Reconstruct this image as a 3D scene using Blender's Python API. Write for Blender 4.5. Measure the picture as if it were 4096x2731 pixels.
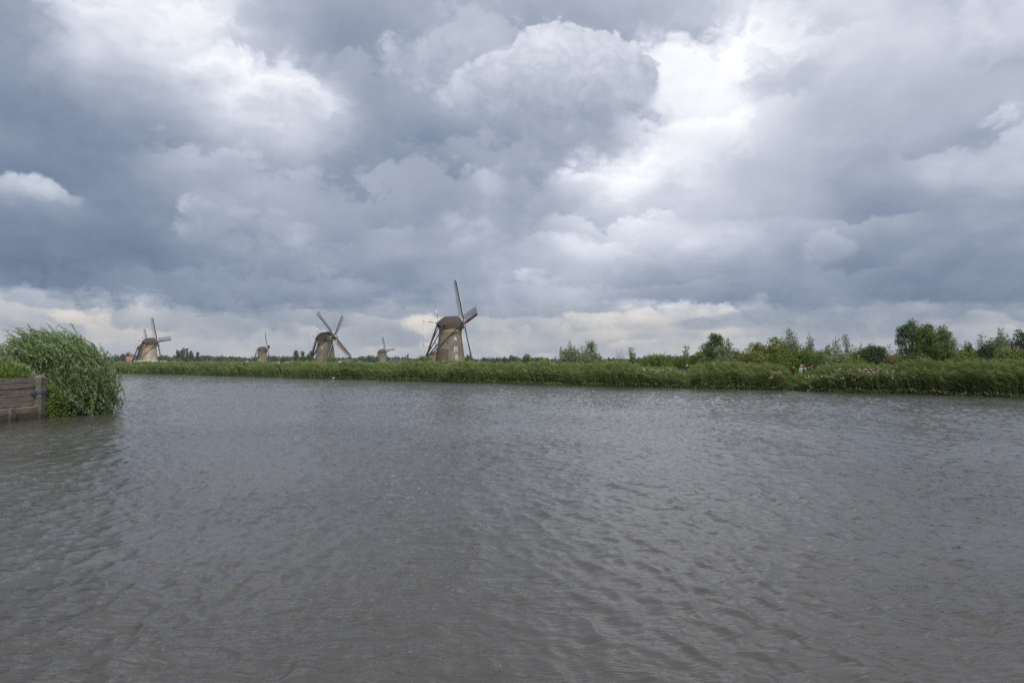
import bpy, bmesh, math, random
import numpy as np
from mathutils import Vector, Matrix

for o in list(bpy.data.objects):
    bpy.data.objects.remove(o, do_unlink=True)
scene = bpy.context.scene
col = scene.collection
R = math.radians

# ------------------------------------------------------------------ camera
EYE = 2.5                       # eye height above the water, metres
FPX = 2731.0                    # focal length in photograph pixels (24 mm lens)
PITCH = math.atan(83.0 / FPX)
cd = bpy.data.cameras.new('camera')
cd.lens = 24.0
cd.sensor_width = 36.0
cd.clip_start = 0.1
cd.clip_end = 20000
cam = bpy.data.objects.new('camera', cd)
col.objects.link(cam)
cam.location = (0, 0, EYE)
cam.rotation_euler = (R(90) + PITCH, 0, 0)
scene.camera = cam

# ------------------------------------------------------------------ exposure
scene.view_settings.view_transform = 'Standard'
scene.view_settings.look = 'None'
scene.view_settings.exposure = 0.16
scene.view_settings.gamma = 1.0
scene.view_settings.use_curve_mapping = False
scene.cycles.max_bounces = 6
scene.cycles.diffuse_bounces = 3
scene.cycles.glossy_bounces = 3
scene.cycles.transmission_bounces = 3
scene.cycles.transparent_max_bounces = 6
scene.cycles.volume_bounces = 0
scene.cycles.caustics_reflective = False
scene.cycles.caustics_refractive = False
scene.cycles.use_denoising = False
scene.cycles.use_adaptive_sampling = True
scene.cycles.adaptive_threshold = 0.006

def s2l(c):
    return tuple((x / 255 / 12.92) if x / 255 <= 0.04045 else ((x / 255 + 0.055) / 1.055) ** 2.4 for x in c)

def ray(px, py):
    """direction of a photograph pixel (4096 wide) in the world"""
    x = (px - 2048) / FPX
    z = (1365.5 - py) / FPX
    return Vector((x, math.cos(PITCH) - z * math.sin(PITCH), math.sin(PITCH) + z * math.cos(PITCH)))

# ------------------------------------------------------------------ sky
SUN_AZ, SUN_EL = R(160), R(50)        # azimuth from +Y towards +X
world = bpy.data.worlds.new('World')
scene.world = world
world.use_nodes = True
world.cycles.sampling_method = 'MANUAL'
world.cycles.sample_map_resolution = 512
SKY_STRENGTH = 0.10

class G:
    """tiny helper to wire shader nodes"""
    def __init__(s, tree): s.t = tree
    def node(s, typ, ins=None, **kw):
        n = s.t.nodes.new(typ)
        for k, v in kw.items(): setattr(n, k, v)
        for k, v in (ins or {}).items():
            if isinstance(v, bpy.types.NodeSocket): s.t.links.new(v, n.inputs[k])
            else: n.inputs[k].default_value = v
        return n
    def m(s, op, a, b=0.0, c=0.0, clamp=False):
        n = s.node('ShaderNodeMath', {0: a, 1: b, 2: c}, operation=op); n.use_clamp = clamp
        return n.outputs[0]
    def mr(s, v, f0, f1, t0=0.0, t1=1.0, kind='SMOOTHSTEP'):
        return s.node('ShaderNodeMapRange', {0: v, 1: f0, 2: f1, 3: t0, 4: t1}, interpolation_type=kind).outputs[0]
    def xyz(s, x, y, z=0.0):
        return s.node('ShaderNodeCombineXYZ', {0: x, 1: y, 2: z}).outputs[0]
    def noise(s, vec, scale, detail=4.0, rough=0.5, dist=0.0, out=0, lac=2.0, dim='3D'):
        return s.node('ShaderNodeTexNoise', {'Vector': vec, 'Scale': scale, 'Detail': detail, 'Roughness': rough, 'Distortion': dist, 'Lacunarity': lac}, noise_dimensions=dim).outputs[out]
    def mix(s, f, a, b):
        n = s.node('ShaderNodeMix', data_type='RGBA')
        for k, v in ((0, f), (6, a), (7, b)):
            if isinstance(v, bpy.types.NodeSocket): s.t.links.new(v, n.inputs[k])
            else: n.inputs[k].default_value = (*v, 1) if isinstance(v, tuple) and len(v) == 3 else v
        return n.outputs[2]
    def lerp(s, f, a, b):
        n = s.node('ShaderNodeMix', data_type='FLOAT')
        for k, v in ((0, f), (2, a), (3, b)):
            if isinstance(v, bpy.types.NodeSocket): s.t.links.new(v, n.inputs[k])
            else: n.inputs[k].default_value = v
        return n.outputs[0]
    def ramp(s, v, stops, interp='LINEAR'):
        n = s.node('ShaderNodeValToRGB', {0: v}); r = n.color_ramp; r.interpolation = interp
        while len(r.elements) > 1: r.elements.remove(r.elements[-1])
        for i, (p, c) in enumerate(stops):
            e = r.elements[0] if i == 0 else r.elements.new(p)
            e.position = p; e.color = (*c, 1)
        return n.outputs[0]

def build_sky():
    nt = world.node_tree; nt.nodes.clear(); g = G(nt)
    d = g.node('ShaderNodeTexCoord').outputs['Generated']
    sp = g.node('ShaderNodeSeparateXYZ', {0: d})
    dx, dy, dz = sp.outputs
    az = g.m('ARCTAN2', dx, dy)
    el = g.m('ARCSINE', dz)
    # the cloud deck seen in perspective: cells shrink towards the horizon
    k = g.m('ADD', g.m('MAXIMUM', dz, 0.0), 0.16)
    q = g.xyz(g.m('DIVIDE', dx, k), g.m('DIVIDE', dy, k), 0.0)
    ae = g.xyz(az, g.m('MULTIPLY', el, 1.35), 0.0)
    # drift of the billows
    w1 = g.noise(q, 1.5, 4, 0.55, out=1, dim='2D')
    w2 = g.noise(ae, 15.0, 5, 0.60, out=1, dim='2D')
    warp = g.node('ShaderNodeVectorMath', {0: w1, 1: (0.5, 0.5, 0.5)}, operation='SUBTRACT').outputs[0]
    warp2 = g.node('ShaderNodeVectorMath', {0: w2, 1: (0.5, 0.5, 0.5)}, operation='SUBTRACT').outputs[0]
    amp = g.m('MULTIPLY_ADD', g.m('MAXIMUM', el, 0.0), 0.34, 0.014)
    sv = g.node('ShaderNodeVectorMath', {0: warp, 'Scale': amp}, operation='SCALE').outputs[0]
    sv2 = g.node('ShaderNodeVectorMath', {0: warp2, 'Scale': g.m('MULTIPLY_ADD', g.m('MAXIMUM', el, 0.0), 0.10, 0.010)}, operation='SCALE').outputs[0]
    P = g.node('ShaderNodeVectorMath', {0: g.xyz(az, el), 1: sv}, operation='ADD').outputs[0]
    P = g.node('ShaderNodeVectorMath', {0: P, 1: sv2}, operation='ADD').outputs[0]
    # rounded billows, used to puff up every border between light and dark
    def billow(vec, scale, octs=3, gain=0.5):
        tot = None
        for i in range(octs):
            nz = g.noise(vec, scale * 2.17 ** i, 0.0, 0.5, dim='2D')
            ab = g.m('ABSOLUTE', g.m('SUBTRACT', nz, 0.5))
            tot = g.m('MULTIPLY', ab, 2.0) if tot is None else g.m('MULTIPLY_ADD', ab, 2.0 * gain ** i, tot)
        return g.m('SUBTRACT', tot, 0.36)
    jit = g.node('ShaderNodeVectorMath', {0: ae, 1: g.node('ShaderNodeVectorMath', {0: warp2, 'Scale': 0.045}, operation='SCALE').outputs[0]}, operation='ADD').outputs[0]
    B1 = billow(jit, 7.0, 4, 0.52)
    B2 = billow(jit, 19.0, 4, 0.55)
    puff = g.m('MULTIPLY', B1, g.m('MULTIPLY_ADD', g.m('MAXIMUM', el, 0.0), 0.10, 0.004))
    puff = g.m('ADD', puff, g.m('MULTIPLY', B2, g.m('MULTIPLY_ADD', g.m('MAXIMUM', el, 0.0), 0.035, 0.005)))
    puff = g.m('ADD', puff, g.m('MULTIPLY', g.m('SUBTRACT', g.noise(ae, 6.0, 2, 0.5, dim='2D'), 0.5), 0.045))
    P = g.node('ShaderNodeVectorMath', {0: P, 1: g.xyz(puff, g.m('MULTIPLY', puff, -1.0))}, operation='ADD').outputs[0]
    ps = g.node('ShaderNodeSeparateXYZ', {0: P})
    u, v = ps.outputs[0], ps.outputs[1]
    # broad light and dark of the deck: one curve over azimuth for each height
    def AE(x, y):                       # a point of the photograph, 2352 px wide -> azimuth, elevation
        r = ray(x * 4096 / 2352, y * 4096 / 2352)
        return math.atan2(r.x, r.y), math.atan2(r.z, math.hypot(r.x, r.y))
    XS = [-60, 90, 240, 390, 540, 690, 840, 990, 1140, 1290, 1440, 1590, 1740, 1890, 2040, 2190, 2400]
    ROWS = ROWS_DATA
    els = [(831 - y) / 1568 for y, _ in ROWS]
    els = [math.atan(e) for e in els]
    un = g.m('DIVIDE', u, 2 * math.pi)
    un = g.m('ADD', un, 0.5)
    total = None
    n = len(ROWS)
    for i, (y, vals) in enumerate(ROWS):
        fc = g.node('ShaderNodeFloatCurve', {1: un})
        c = fc.mapping.curves[0]
        pts = [(0.0, 0.66), (0.12, 0.70), (0.25, 0.66), (0.31, 0.7)]
        for x, val in zip(XS, vals):
            pts.append((math.atan((x - 1176) / 1568) / (2 * math.pi) + 0.5, val))
        pts += [(0.68, 0.68), (0.75, 0.74), (0.88, 0.66), (1.0, 0.66)]
        c.points[0].location = pts[0]; c.points[1].location = pts[-1]
        for p in pts[1:-1]: c.points.new(*p)
        fc.mapping.use_clip = False
        fc.mapping.update()
        val = fc.outputs[0]
        if total is None:
            total = val
        else:
            f = g.mr(v, els[i - 1], els[i], 0, 1, 'SMOOTHSTEP' if i < 3 else 'LINEAR')
            total = g.lerp(f, total, val)
    I = total
    # fine structure
    f1 = g.noise(q, 3.0, 4, 0.52, dim='2D')
    f2 = g.noise(ae, 26.0, 5, 0.60, dim='2D')
    f3 = g.noise(ae, 7.0, 3, 0.50, dim='2D')
    hi = g.mr(el, 0.07, 0.18)
    I = g.m('ADD', I, g.m('MULTIPLY', g.m('SUBTRACT', f1, 0.5), g.lerp(hi, 0.04, 0.08)))
    I = g.m('ADD', I, g.m('MULTIPLY', g.m('SUBTRACT', f2, 0.5), g.lerp(hi, 0.09, 0.035)))
    I = g.m('ADD', I, g.m('MULTIPLY', g.m('SUBTRACT', f3, 0.5), 0.11))
    I = g.m('ADD', I, g.m('MULTIPLY', B1, g.lerp(hi, 0.03, 0.06)))
    I = g.m('ADD', I, g.m('MULTIPLY', B2, g.lerp(hi, 0.055, 0.02)))
    # ranks of cumulus tops: a lit, puffed upper rim that fades downwards, broken along its length
    for i, (y, amp_, thick, sc) in enumerate([(790, .055, .022, 8.0), (752, .075, .020, 8.0), (725, .06, .016, 9.0), (650, .045, .030, 5.0), (590, .07, .045, 4.5), (500, .085, .055, 4.0), (400, .065, .065, 3.6), (290, .055, .075, 3.2), (180, .05, .080, 3.0), (70, .045, .085, 2.8)]):
        e0 = math.atan((831 - y) / 1568)
        off = g.node('ShaderNodeVectorMath', {0: ae, 1: (3.7 * i + 1.3, 7.1 * i + .4, 0)}, operation='ADD').outputs[0]
        nz = g.node('ShaderNodeSeparateXYZ', {0: g.noise(off, sc, 1.5, 0.5, out=1, dim='2D')})
        edge = g.m('MULTIPLY_ADD', g.m('SUBTRACT', nz.outputs[0], 0.5), thick * 2.6, e0)
        edge = g.m('MULTIPLY_ADD', B1, thick * .55, edge)
        edge = g.m('MULTIPLY_ADD', B2, thick * .30, edge)
        below = g.m('DIVIDE', g.m('SUBTRACT', edge, el), thick)
        rim = g.m('MULTIPLY', g.mr(below, 0.0, 0.26), g.mr(below, 0.15, 2.0, 1.0, 0.0))
        here = g.mr(nz.outputs[1], 0.44, 0.60)
        I = g.m('MULTIPLY_ADD', g.m('MULTIPLY', rim, here), amp_, I)
        shade = g.m('MULTIPLY', g.mr(below, -1.1, 0.0), g.mr(below, 0.0, 0.26, 1.0, 0.0))
        I = g.m('MULTIPLY_ADD', g.m('MULTIPLY', shade, here), -amp_ * .45, I)
    # separate cumulus heads with a firm crown and a soft foot, each of a few rounded lobes
    az_el = g.xyz(az, el)
    for (lobes, t0, t1, rag, soft, foot, bs, op) in HEADS:
        field = None
        for (x, y, rx, ry) in lobes:
            a0, e0 = AE(x, y)
            mp = g.node('ShaderNodeMapping', {'Vector': az_el, 'Location': (a0, e0, 0), 'Scale': (rx / 1568 * math.cos(a0), ry / 1568 * math.cos(a0), 1)}, vector_type='TEXTURE').outputs[0]
            L = g.node('ShaderNodeVectorMath', {0: mp}, operation='LENGTH').outputs['Value']
            f = g.m('SUBTRACT', 1.0, L)
            field = f if field is None else g.m('SMOOTH_MAX', field, f, 0.25)
        ys = [AE(l[0], l[1])[1] for l in lobes]
        top = max(AE(l[0], l[1] - l[3])[1] for l in lobes)
        bot = min(AE(l[0], l[1] + l[3])[1] for l in lobes)
        h = g.mr(el, bot, top, 0, 1, 'LINEAR')
        bl = B1 if bs == 1 else B2
        field = g.m('ADD', field, g.m('MULTIPLY', bl, rag))
        field = g.m('ADD', field, g.m('MULTIPLY', g.m('SUBTRACT', f2, 0.5), rag * 0.5))
        sf = g.lerp(g.mr(h, 0.25, 0.62), foot, soft)
        mask = g.mr(g.m('DIVIDE', field, sf, clamp=True), 0, 1)
        mask = g.m('MULTIPLY', mask, op)
        tone = g.lerp(g.mr(h, 0.05, 0.95), t1, t0)
        tone = g.m('ADD', tone, g.m('MULTIPLY', bl, 0.09))
        tone = g.m('ADD', tone, g.m('MULTIPLY', g.m('SUBTRACT', f2, 0.5), 0.07))
        tone = g.m('ADD', tone, g.m('MULTIPLY', g.m('SUBTRACT', f3, 0.5), 0.16))
        I = g.lerp(mask, I, tone)
    deck = g.ramp(I, [(0.35, s2l((94, 109, 134))), (0.50, s2l((128, 140, 161))), (0.62, s2l((156, 165, 181))), (0.75, s2l((186, 192, 207))), (0.88, s2l((222, 225, 234))), (1.0, s2l((252, 252, 254)))])
    low = g.ramp(I, [(0.40, s2l((112, 125, 146))), (0.55, s2l((137, 147, 162))), (0.66, s2l((163, 168, 177))), (0.77, s2l((194, 191, 187))), (0.90, s2l((226, 215, 202)))])
    c = g.mix(g.mr(el, 0.045, 0.105), low, deck)
    # the clear sky behind the deck shows only where the deck is thinnest
    sky = g.node('ShaderNodeTexSky', sky_type='NISHITA')
    sky.sun_disc = False
    sky.sun_elevation = SUN_EL
    sky.sun_rotation = SUN_AZ
    sky.altitude = 0
    cl = g.node('ShaderNodeVectorMath', {0: c, 'Scale': 1.0 / SKY_STRENGTH}, operation='SCALE').outputs[0]
    cover = g.mr(I, 0.80, 1.0, 0.985, 0.93)
    fin = g.mix(cover, sky.outputs[0], cl)
    fin = g.mix(g.mr(el, -0.03, -0.002), tuple(x / SKY_STRENGTH for x in (0.06, 0.065, 0.05)), fin)
    bg = g.node('ShaderNodeBackground', {0: fin, 1: SKY_STRENGTH})
    out = g.node('ShaderNodeOutputWorld', {0: bg.outputs[0]})

# tones of the deck, rows from the horizon up; columns follow XS
ROWS_DATA = [
 # x:    -60  90 240 390 540 690 840 990 1140 1290 1440 1590 1740 1890 2040 2190 2400
 (835, [.63,.64,.64,.65,.65,.64,.63,.63,.64,.65,.65,.65,.65,.64,.63,.62,.62]),
 (797, [.65,.67,.67,.66,.65,.63,.61,.62,.65,.65,.66,.66,.64,.61,.62,.60,.63]),
 (758, [.62,.63,.67,.64,.60,.58,.58,.60,.61,.65,.70,.70,.61,.54,.54,.57,.59]),
 (724, [.63,.64,.62,.63,.61,.59,.57,.57,.58,.63,.67,.67,.63,.54,.52,.54,.57]),
 (702, [.39,.38,.39,.43,.45,.45,.47,.50,.55,.61,.53,.48,.46,.47,.44,.42,.44]),
 (640, [.39,.39,.39,.42,.46,.50,.49,.54,.60,.65,.61,.56,.54,.50,.43,.42,.46]),
 (560, [.41,.43,.43,.46,.49,.50,.51,.57,.63,.68,.70,.72,.67,.60,.51,.49,.54]),
 (460, [.46,.45,.46,.51,.57,.56,.51,.50,.56,.66,.78,.80,.71,.66,.59,.62,.67]),
 (390, [.46,.49,.51,.57,.64,.65,.55,.49,.52,.64,.96,.92,.73,.69,.66,.66,.69]),
 (310, [.48,.53,.60,.67,.75,.74,.58,.51,.54,.58,.76,.90,.76,.69,.68,.69,.64]),
 (240, [.51,.60,.70,.77,.90,.86,.60,.53,.55,.58,.64,.97,.83,.73,.72,.73,.77]),
 (170, [.55,.67,.80,.80,.75,.63,.55,.54,.58,.62,.68,.99,.94,.82,.75,.74,.77]),
 (90,  [.60,.74,.92,.92,.76,.60,.55,.57,.61,.63,.66,.70,.80,.81,.80,.73,.72]),
 (10,  [.62,.71,.84,.90,.74,.62,.58,.60,.63,.65,.69,.72,.75,.78,.82,.81,.75]),
 (-200,[.68,.73,.82,.85,.76,.68,.66,.67,.70,.73,.77,.80,.81,.81,.81,.79,.74]),
]
HEADS = [
 # lobes (x, y, rx, ry), crown tone, foot tone, ragged, firmness of the crown, softness of the foot, puff size, opacity
 ([(1040, 105, 75, 60), (960, 150, 120, 60), (1080, 190, 130, 80)], .71, .58, .5, .6, .9, 2, .85),
 ([(1270, 165, 120, 105), (1375, 150, 75, 75), (1160, 205, 120, 80), (1430, 210, 90, 95), (1290, 260, 240, 110), (1080, 240, 90, 60)], .80, .55, .22, .12, 1.2, 2, 1.0),
 ([(490, 505, 80, 62), (590, 545, 110, 72), (690, 565, 80, 60), (770, 600, 80, 45), (640, 610, 190, 60)], .63, .48, .45, .35, 1.0, 2, .8),
 ([(20, 440, 70, 44), (100, 442, 60, 36), (155, 462, 35, 20)], .75, .55, .45, .4, .9, 2, .85),
 ([(1890, 560, 50, 36), (1945, 572, 36, 28), (1905, 585, 70, 30)], .69, .58, .45, .5, .9, 2, .6),
 ([(2200, 395, 110, 45), (2320, 420, 100, 60)], .76, .66, .4, .8, .9, 1, .7),
 ([(1060, 520, 70, 40), (1130, 560, 80, 40)], .69, .60, .6, .8, 1.0, 2, .6),
 ([(1225, 632, 45, 20), (1280, 645, 30, 16), (1370, 660, 22, 10)], .76, .68, .6, .5, .6, 2, .8),
 ([(1600, 712, 110, 24), (1480, 735, 120, 34), (1350, 740, 90, 26)], .83, .70, .6, .5, .8, 2, .8),
 ([(1620, 745, 80, 18), (1740, 735, 120, 24), (1900, 740, 180, 30), (2130, 735, 120, 24)], .55, .56, .5, .45, .7, 2, .75),
 ([(230, 745, 40, 36), (180, 730, 60, 20)], .82, .70, .8, .7, .8, 2, .75),
 ([(985, 745, 60, 26), (1020, 775, 45, 26)], .83, .70, .7, .5, .8, 2, .8),
]
build_sky()

sun_d = bpy.data.lights.new('sun', 'SUN')
sun_d.energy = 4.0
sun_d.angle = R(14)
sun_d.color = (1.0, 0.96, 0.9)
sun = bpy.data.objects.new('sun', sun_d)
col.objects.link(sun)
sun.location = (60, -40, 120)
sdir = Vector((math.sin(SUN_AZ) * math.cos(SUN_EL), math.cos(SUN_AZ) * math.cos(SUN_EL), math.sin(SUN_EL)))
sun.rotation_euler = sdir.to_track_quat('Z', 'Y').to_euler()

# ------------------------------------------------------------------ helpers
rng = np.random.default_rng(7)
random.seed(7)
MATS = {}

def material(name, build):
    if name in MATS: return MATS[name]
    m = bpy.data.materials.new(name); m.use_nodes = True
    m.node_tree.nodes.clear(); g = G(m.node_tree)
    sh = build(g)
    g.node('ShaderNodeOutputMaterial', {0: sh})
    MATS[name] = m
    return m

def bsdf(g, colr, rough=0.8, spec=0.3, normal=None, **kw):
    ins = {'Base Color': colr if isinstance(colr, bpy.types.NodeSocket) else (*colr, 1), 'Roughness': rough, 'Specular IOR Level': spec}
    if normal is not None: ins['Normal'] = normal
    ins.update(kw)
    return g.node('ShaderNodeBsdfPrincipled', ins).outputs[0]

def bump(g, h, strength=0.5, dist=0.02):
    return g.node('ShaderNodeBump', {'Height': h, 'Strength': strength, 'Distance': dist}).outputs[0]

def objco(g):
    return g.node('ShaderNodeTexCoord').outputs['Object']

def rough_mat(name, c, var=0.25, scale=3.0, rough=0.85, c2=None, bmp=0.3, bscale=None, stretch=None, spec=0.25):
    """a plain matt surface with uneven tone and fine relief"""
    def f(g):
        co = objco(g)
        if stretch: co = g.node('ShaderNodeMapping', {'Vector': co, 'Scale': stretch}).outputs[0]
        n = g.noise(co, scale, 5, 0.6)
        d = tuple(x * (1 - var) for x in c); e = c2 or tuple(min(1, x * (1 + var)) for x in c)
        cc = g.ramp(n, [(0.3, d), (0.52, c), (0.72, e)])
        b = bump(g, g.noise(co, bscale or scale * 4, 4, 0.6), bmp, 0.02)
        return bsdf(g, cc, rough, spec, b)
    return material(name, f)

def leaf_mat(name, stops, trans=0.35, back=None, rough=0.55, gloss=0.25):
    """foliage: tone varies from leaf to leaf; light passes through"""
    def f(g):
        t = g.node('ShaderNodeAttribute', attribute_name='tint').outputs['Fac']
        c = g.ramp(t, stops)
        if back:
            c = g.mix(g.node('ShaderNodeNewGeometry').outputs['Backfacing'], c, back)
        d = bsdf(g, c, rough, gloss)
        tr = g.node('ShaderNodeBsdfTranslucent', {0: g.mix(0.35, c, (0.16, 0.22, 0.03))}).outputs[0]
        return g.node('ShaderNodeMixShader', {0: trans, 1: d, 2: tr}).outputs[0]
    return material(name, f)

def new_obj(name, me, mat=None, parent=None, label=None, cat=None, group=None, kind=None, loc=None):
    o = bpy.data.objects.new(name, me); col.objects.link(o)
    if mat is not None and me is not None:
        for m in (mat if isinstance(mat, (list, tuple)) else [mat]): me.materials.append(m)
    if parent is not None: o.parent = parent
    if label: o['label'] = label
    if cat: o['category'] = cat
    if group: o['group'] = group
    if kind: o['kind'] = kind
    if loc is not None: o.location = loc
    return o

def thing(name, label, cat, loc=(0, 0, 0), rz=0.0, group=None):
    o = new_obj(name, None, None, None, label, cat, group, None, loc)
    o.rotation_euler = (0, 0, rz); o.empty_display_size = 0.2
    return o

def mesh_np(name, V, F, tint=None, smooth=False, mi=None):
    """V (n,3), F list of arrays of faces with equal corner counts"""
    me = bpy.data.meshes.new(name)
    V = np.asarray(V, np.float32).reshape(-1, 3)
    F = [np.asarray(f, np.int32) for f in (F if isinstance(F, (list, tuple)) else [F]) if len(f)]
    me.vertices.add(len(V)); me.vertices.foreach_set('co', V.ravel())
    nl = sum(f.size for f in F); npol = sum(len(f) for f in F)
    me.loops.add(nl); me.polygons.add(npol)
    me.loops.foreach_set('vertex_index', np.concatenate([f.ravel() for f in F]))
    st = []; off = 0
    for f in F:
        st.append(off + np.arange(len(f)) * f.shape[1]); off += f.size
    me.polygons.foreach_set('loop_start', np.concatenate(st).astype(np.int32))
    if mi is not None: me.polygons.foreach_set('material_index', np.asarray(mi, np.int32))
    if smooth: me.polygons.foreach_set('use_smooth', np.ones(npol, bool))
    if tint is not None:
        a = me.attributes.new('tint', 'FLOAT', 'POINT'); a.data.foreach_set('value', np.asarray(tint, np.float32))
    me.update(calc_edges=True)
    return me

class MB:
    """collects simple solids into one mesh"""
    def __init__(s): s.v = []; s.f = []; s.mi = []
    def add(s, vs, fs, m=0):
        o = len(s.v); s.v += [tuple(v) for v in vs]
        for f in fs: s.f.append([i + o for i in f]); s.mi.append(m)
        return s
    def box(s, x0, x1, y0, y1, z0, z1, m=0):
        vs = [(x, y, z) for x in (x0, x1) for y in (y0, y1) for z in (z0, z1)]
        return s.add(vs, [(0, 1, 3, 2), (4, 6, 7, 5), (0, 4, 5, 1), (2, 3, 7, 6), (0, 2, 6, 4), (1, 5, 7, 3)], m)
    def bar(s, p, q, w, h=None, up=(0, 0, 1), m=0, w2=None, h2=None):
        p = Vector(p); q = Vector(q); d = (q - p).normalized(); u = Vector(up)
        if abs(d.dot(u)) > 0.98: u = Vector((0, 1, 0))
        a = d.cross(u).normalized(); b = a.cross(d).normalized(); h = h or w
        w2 = w2 or w; h2 = h2 or h; vs = []
        for c, ww, hh in ((p, w, h), (q, w2, h2)):
            for i, j in ((-1, -1), (1, -1), (1, 1), (-1, 1)): vs.append(c + a * (i * ww / 2) + b * (j * hh / 2))
        return s.add(vs, [(3, 2, 1, 0), (4, 5, 6, 7), (0, 1, 5, 4), (1, 2, 6, 5), (2, 3, 7, 6), (3, 0, 4, 7)], m)
    def tube(s, pts, rad, n=6, m=0, cap=True):
        pts = [Vector(p) for p in pts]; rings = []
        if not hasattr(rad, '__len__'): rad = [rad] * len(pts)
        ref = Vector((0.31, 0.17, 0.93)); base = len(s.v); vs = []
        for i, p in enumerate(pts):
            d = (pts[min(i + 1, len(pts) - 1)] - pts[max(i - 1, 0)]).normalized()
            a = d.cross(ref)
            if a.length < 0.05: a = d.cross(Vector((1, 0, 0)))
            a.normalize(); b = d.cross(a)
            for k in range(n):
                t = 2 * math.pi * k / n; vs.append(p + (a * math.cos(t) + b * math.sin(t)) * rad[i])
        fs = [(i * n + k, i * n + (k + 1) % n, (i + 1) * n + (k + 1) % n, (i + 1) * n + k) for i in range(len(pts) - 1) for k in range(n)]
        if cap: fs += [tuple(range(n - 1, -1, -1)), tuple((len(pts) - 1) * n + k for k in range(n))]
        return s.add(vs, fs, m)
    def lathe(s, prof, n=40, a0=0.0, a1=None, m=0, cx=0, cy=0, closed=False):
        full = a1 is None; a1 = a0 + 2 * math.pi if full else a1
        cols = n if full else n + 1; vs = []
        for (r, z) in prof:
            for k in range(cols):
                t = a0 + (a1 - a0) * k / n; vs.append((cx + r * math.cos(t), cy + r * math.sin(t), z))
        fs = []
        for i in range(len(prof) - 1):
            for k in range(n):
                k2 = (k + 1) % cols
                fs.append((i * cols + k, i * cols + k2, (i + 1) * cols + k2, (i + 1) * cols + k))
        return s.add(vs, fs, m)
    def poly(s, pts, m=0): return s.add(pts, [tuple(range(len(pts)))], m)
    def prism(s, pts, off, m=0):
        n = len(pts); off = Vector(off); a = [Vector(p) for p in pts]; b = [p + off for p in a]
        return s.add(a + b, [tuple(range(n - 1, -1, -1)), tuple(range(n, 2 * n))] + [(i, (i + 1) % n, n + (i + 1) % n, n + i) for i in range(n)], m)
    def build(s, name, mat, parent=None, smooth=False, **kw):
        me = bpy.data.meshes.new(name); me.from_pydata(s.v, [], s.f)
        me.polygons.foreach_set('material_index', s.mi)
        if smooth:
            me.polygons.foreach_set('use_smooth', [True] * len(s.f))
        me.update()
        bm = bmesh.new(); bm.from_mesh(me); bmesh.ops.recalc_face_normals(bm, faces=bm.faces); bm.to_mesh(me); bm.free()
        o = new_obj(name, me, mat, parent, **kw)
        return o

# ------------------------------------------------------------------ the lie of the land
NB = Vector((0.654, 0.7565)); NB.normalize()      # across the far bank, away from the viewer
EB = Vector((-NB.y, NB.x))                         # along the far bank, to the left
BANK = 62.0
def bankpoint(px, s):
    """ground position seen at photograph column px, s metres behind the far waterline"""
    k = (px - 2048) / FPX
    y = (BANK + s) / (NB.x * k + NB.y)
    return k * y, y
def atdist(px, y):
    return (px - 2048) / FPX * y, y
def zat(py, y):
    """height of photograph row py at distance y"""
    r = ray(2048, py); return EYE + r.z / r.y * y

def ground_z(s):
    return np.where(s < -0.6, -1.2, np.where(s < 1.2, -1.2 + (s + 0.6) / 1.8 * 1.55, 0.35 + np.clip((s - 1.2) / 40, 0, 1) * 0.35))

# ------------------------------------------------------------------ water
def wave_tile(N, Lm, peak, spread, wind, seed, slope, power=3.6):
    """a patch of random wind sea: height and the sideways drift that sharpens its crests"""
    r = np.random.default_rng(seed)
    k1 = 2 * np.pi * np.fft.fftfreq(N, Lm / N)
    KX, KY = np.meshgrid(k1, k1, indexing='ij'); K = np.hypot(KX, KY); K[0, 0] = 1
    kp = 2 * np.pi / peak
    S = K ** -power * np.exp(-0.9 * (kp / K) ** 2.5)
    ang = np.arctan2(KY, KX) - wind
    D = np.abs(np.cos(ang)) ** spread + 0.05
    A = np.sqrt(S * D) * (r.normal(size=K.shape) + 1j * r.normal(size=K.shape))
    A[0, 0] = 0; A[K > np.pi * N / Lm * 0.6] = 0
    h = np.fft.ifft2(A).real
    f = slope / (np.diff(h, axis=0) / (Lm / N)).std()
    dx = np.fft.ifft2(1j * KX / K * A).real; dy = np.fft.ifft2(1j * KY / K * A).real
    return np.stack([h, dx, dy], -1) * f

def sample_tile(h, Lm, X, Y):
    N = h.shape[0]
    fx = (X / Lm * N) % N; fy = (Y / Lm * N) % N
    i = fx.astype(int); j = fy.astype(int); a = (fx - i)[..., None]; b = (fy - j)[..., None]
    i2 = (i + 1) % N; j2 = (j + 1) % N; i %= N; j %= N
    return h[i, j] * (1 - a) * (1 - b) + h[i2, j] * a * (1 - b) + h[i, j2] * (1 - a) * b + h[i2, j2] * a * b

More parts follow.
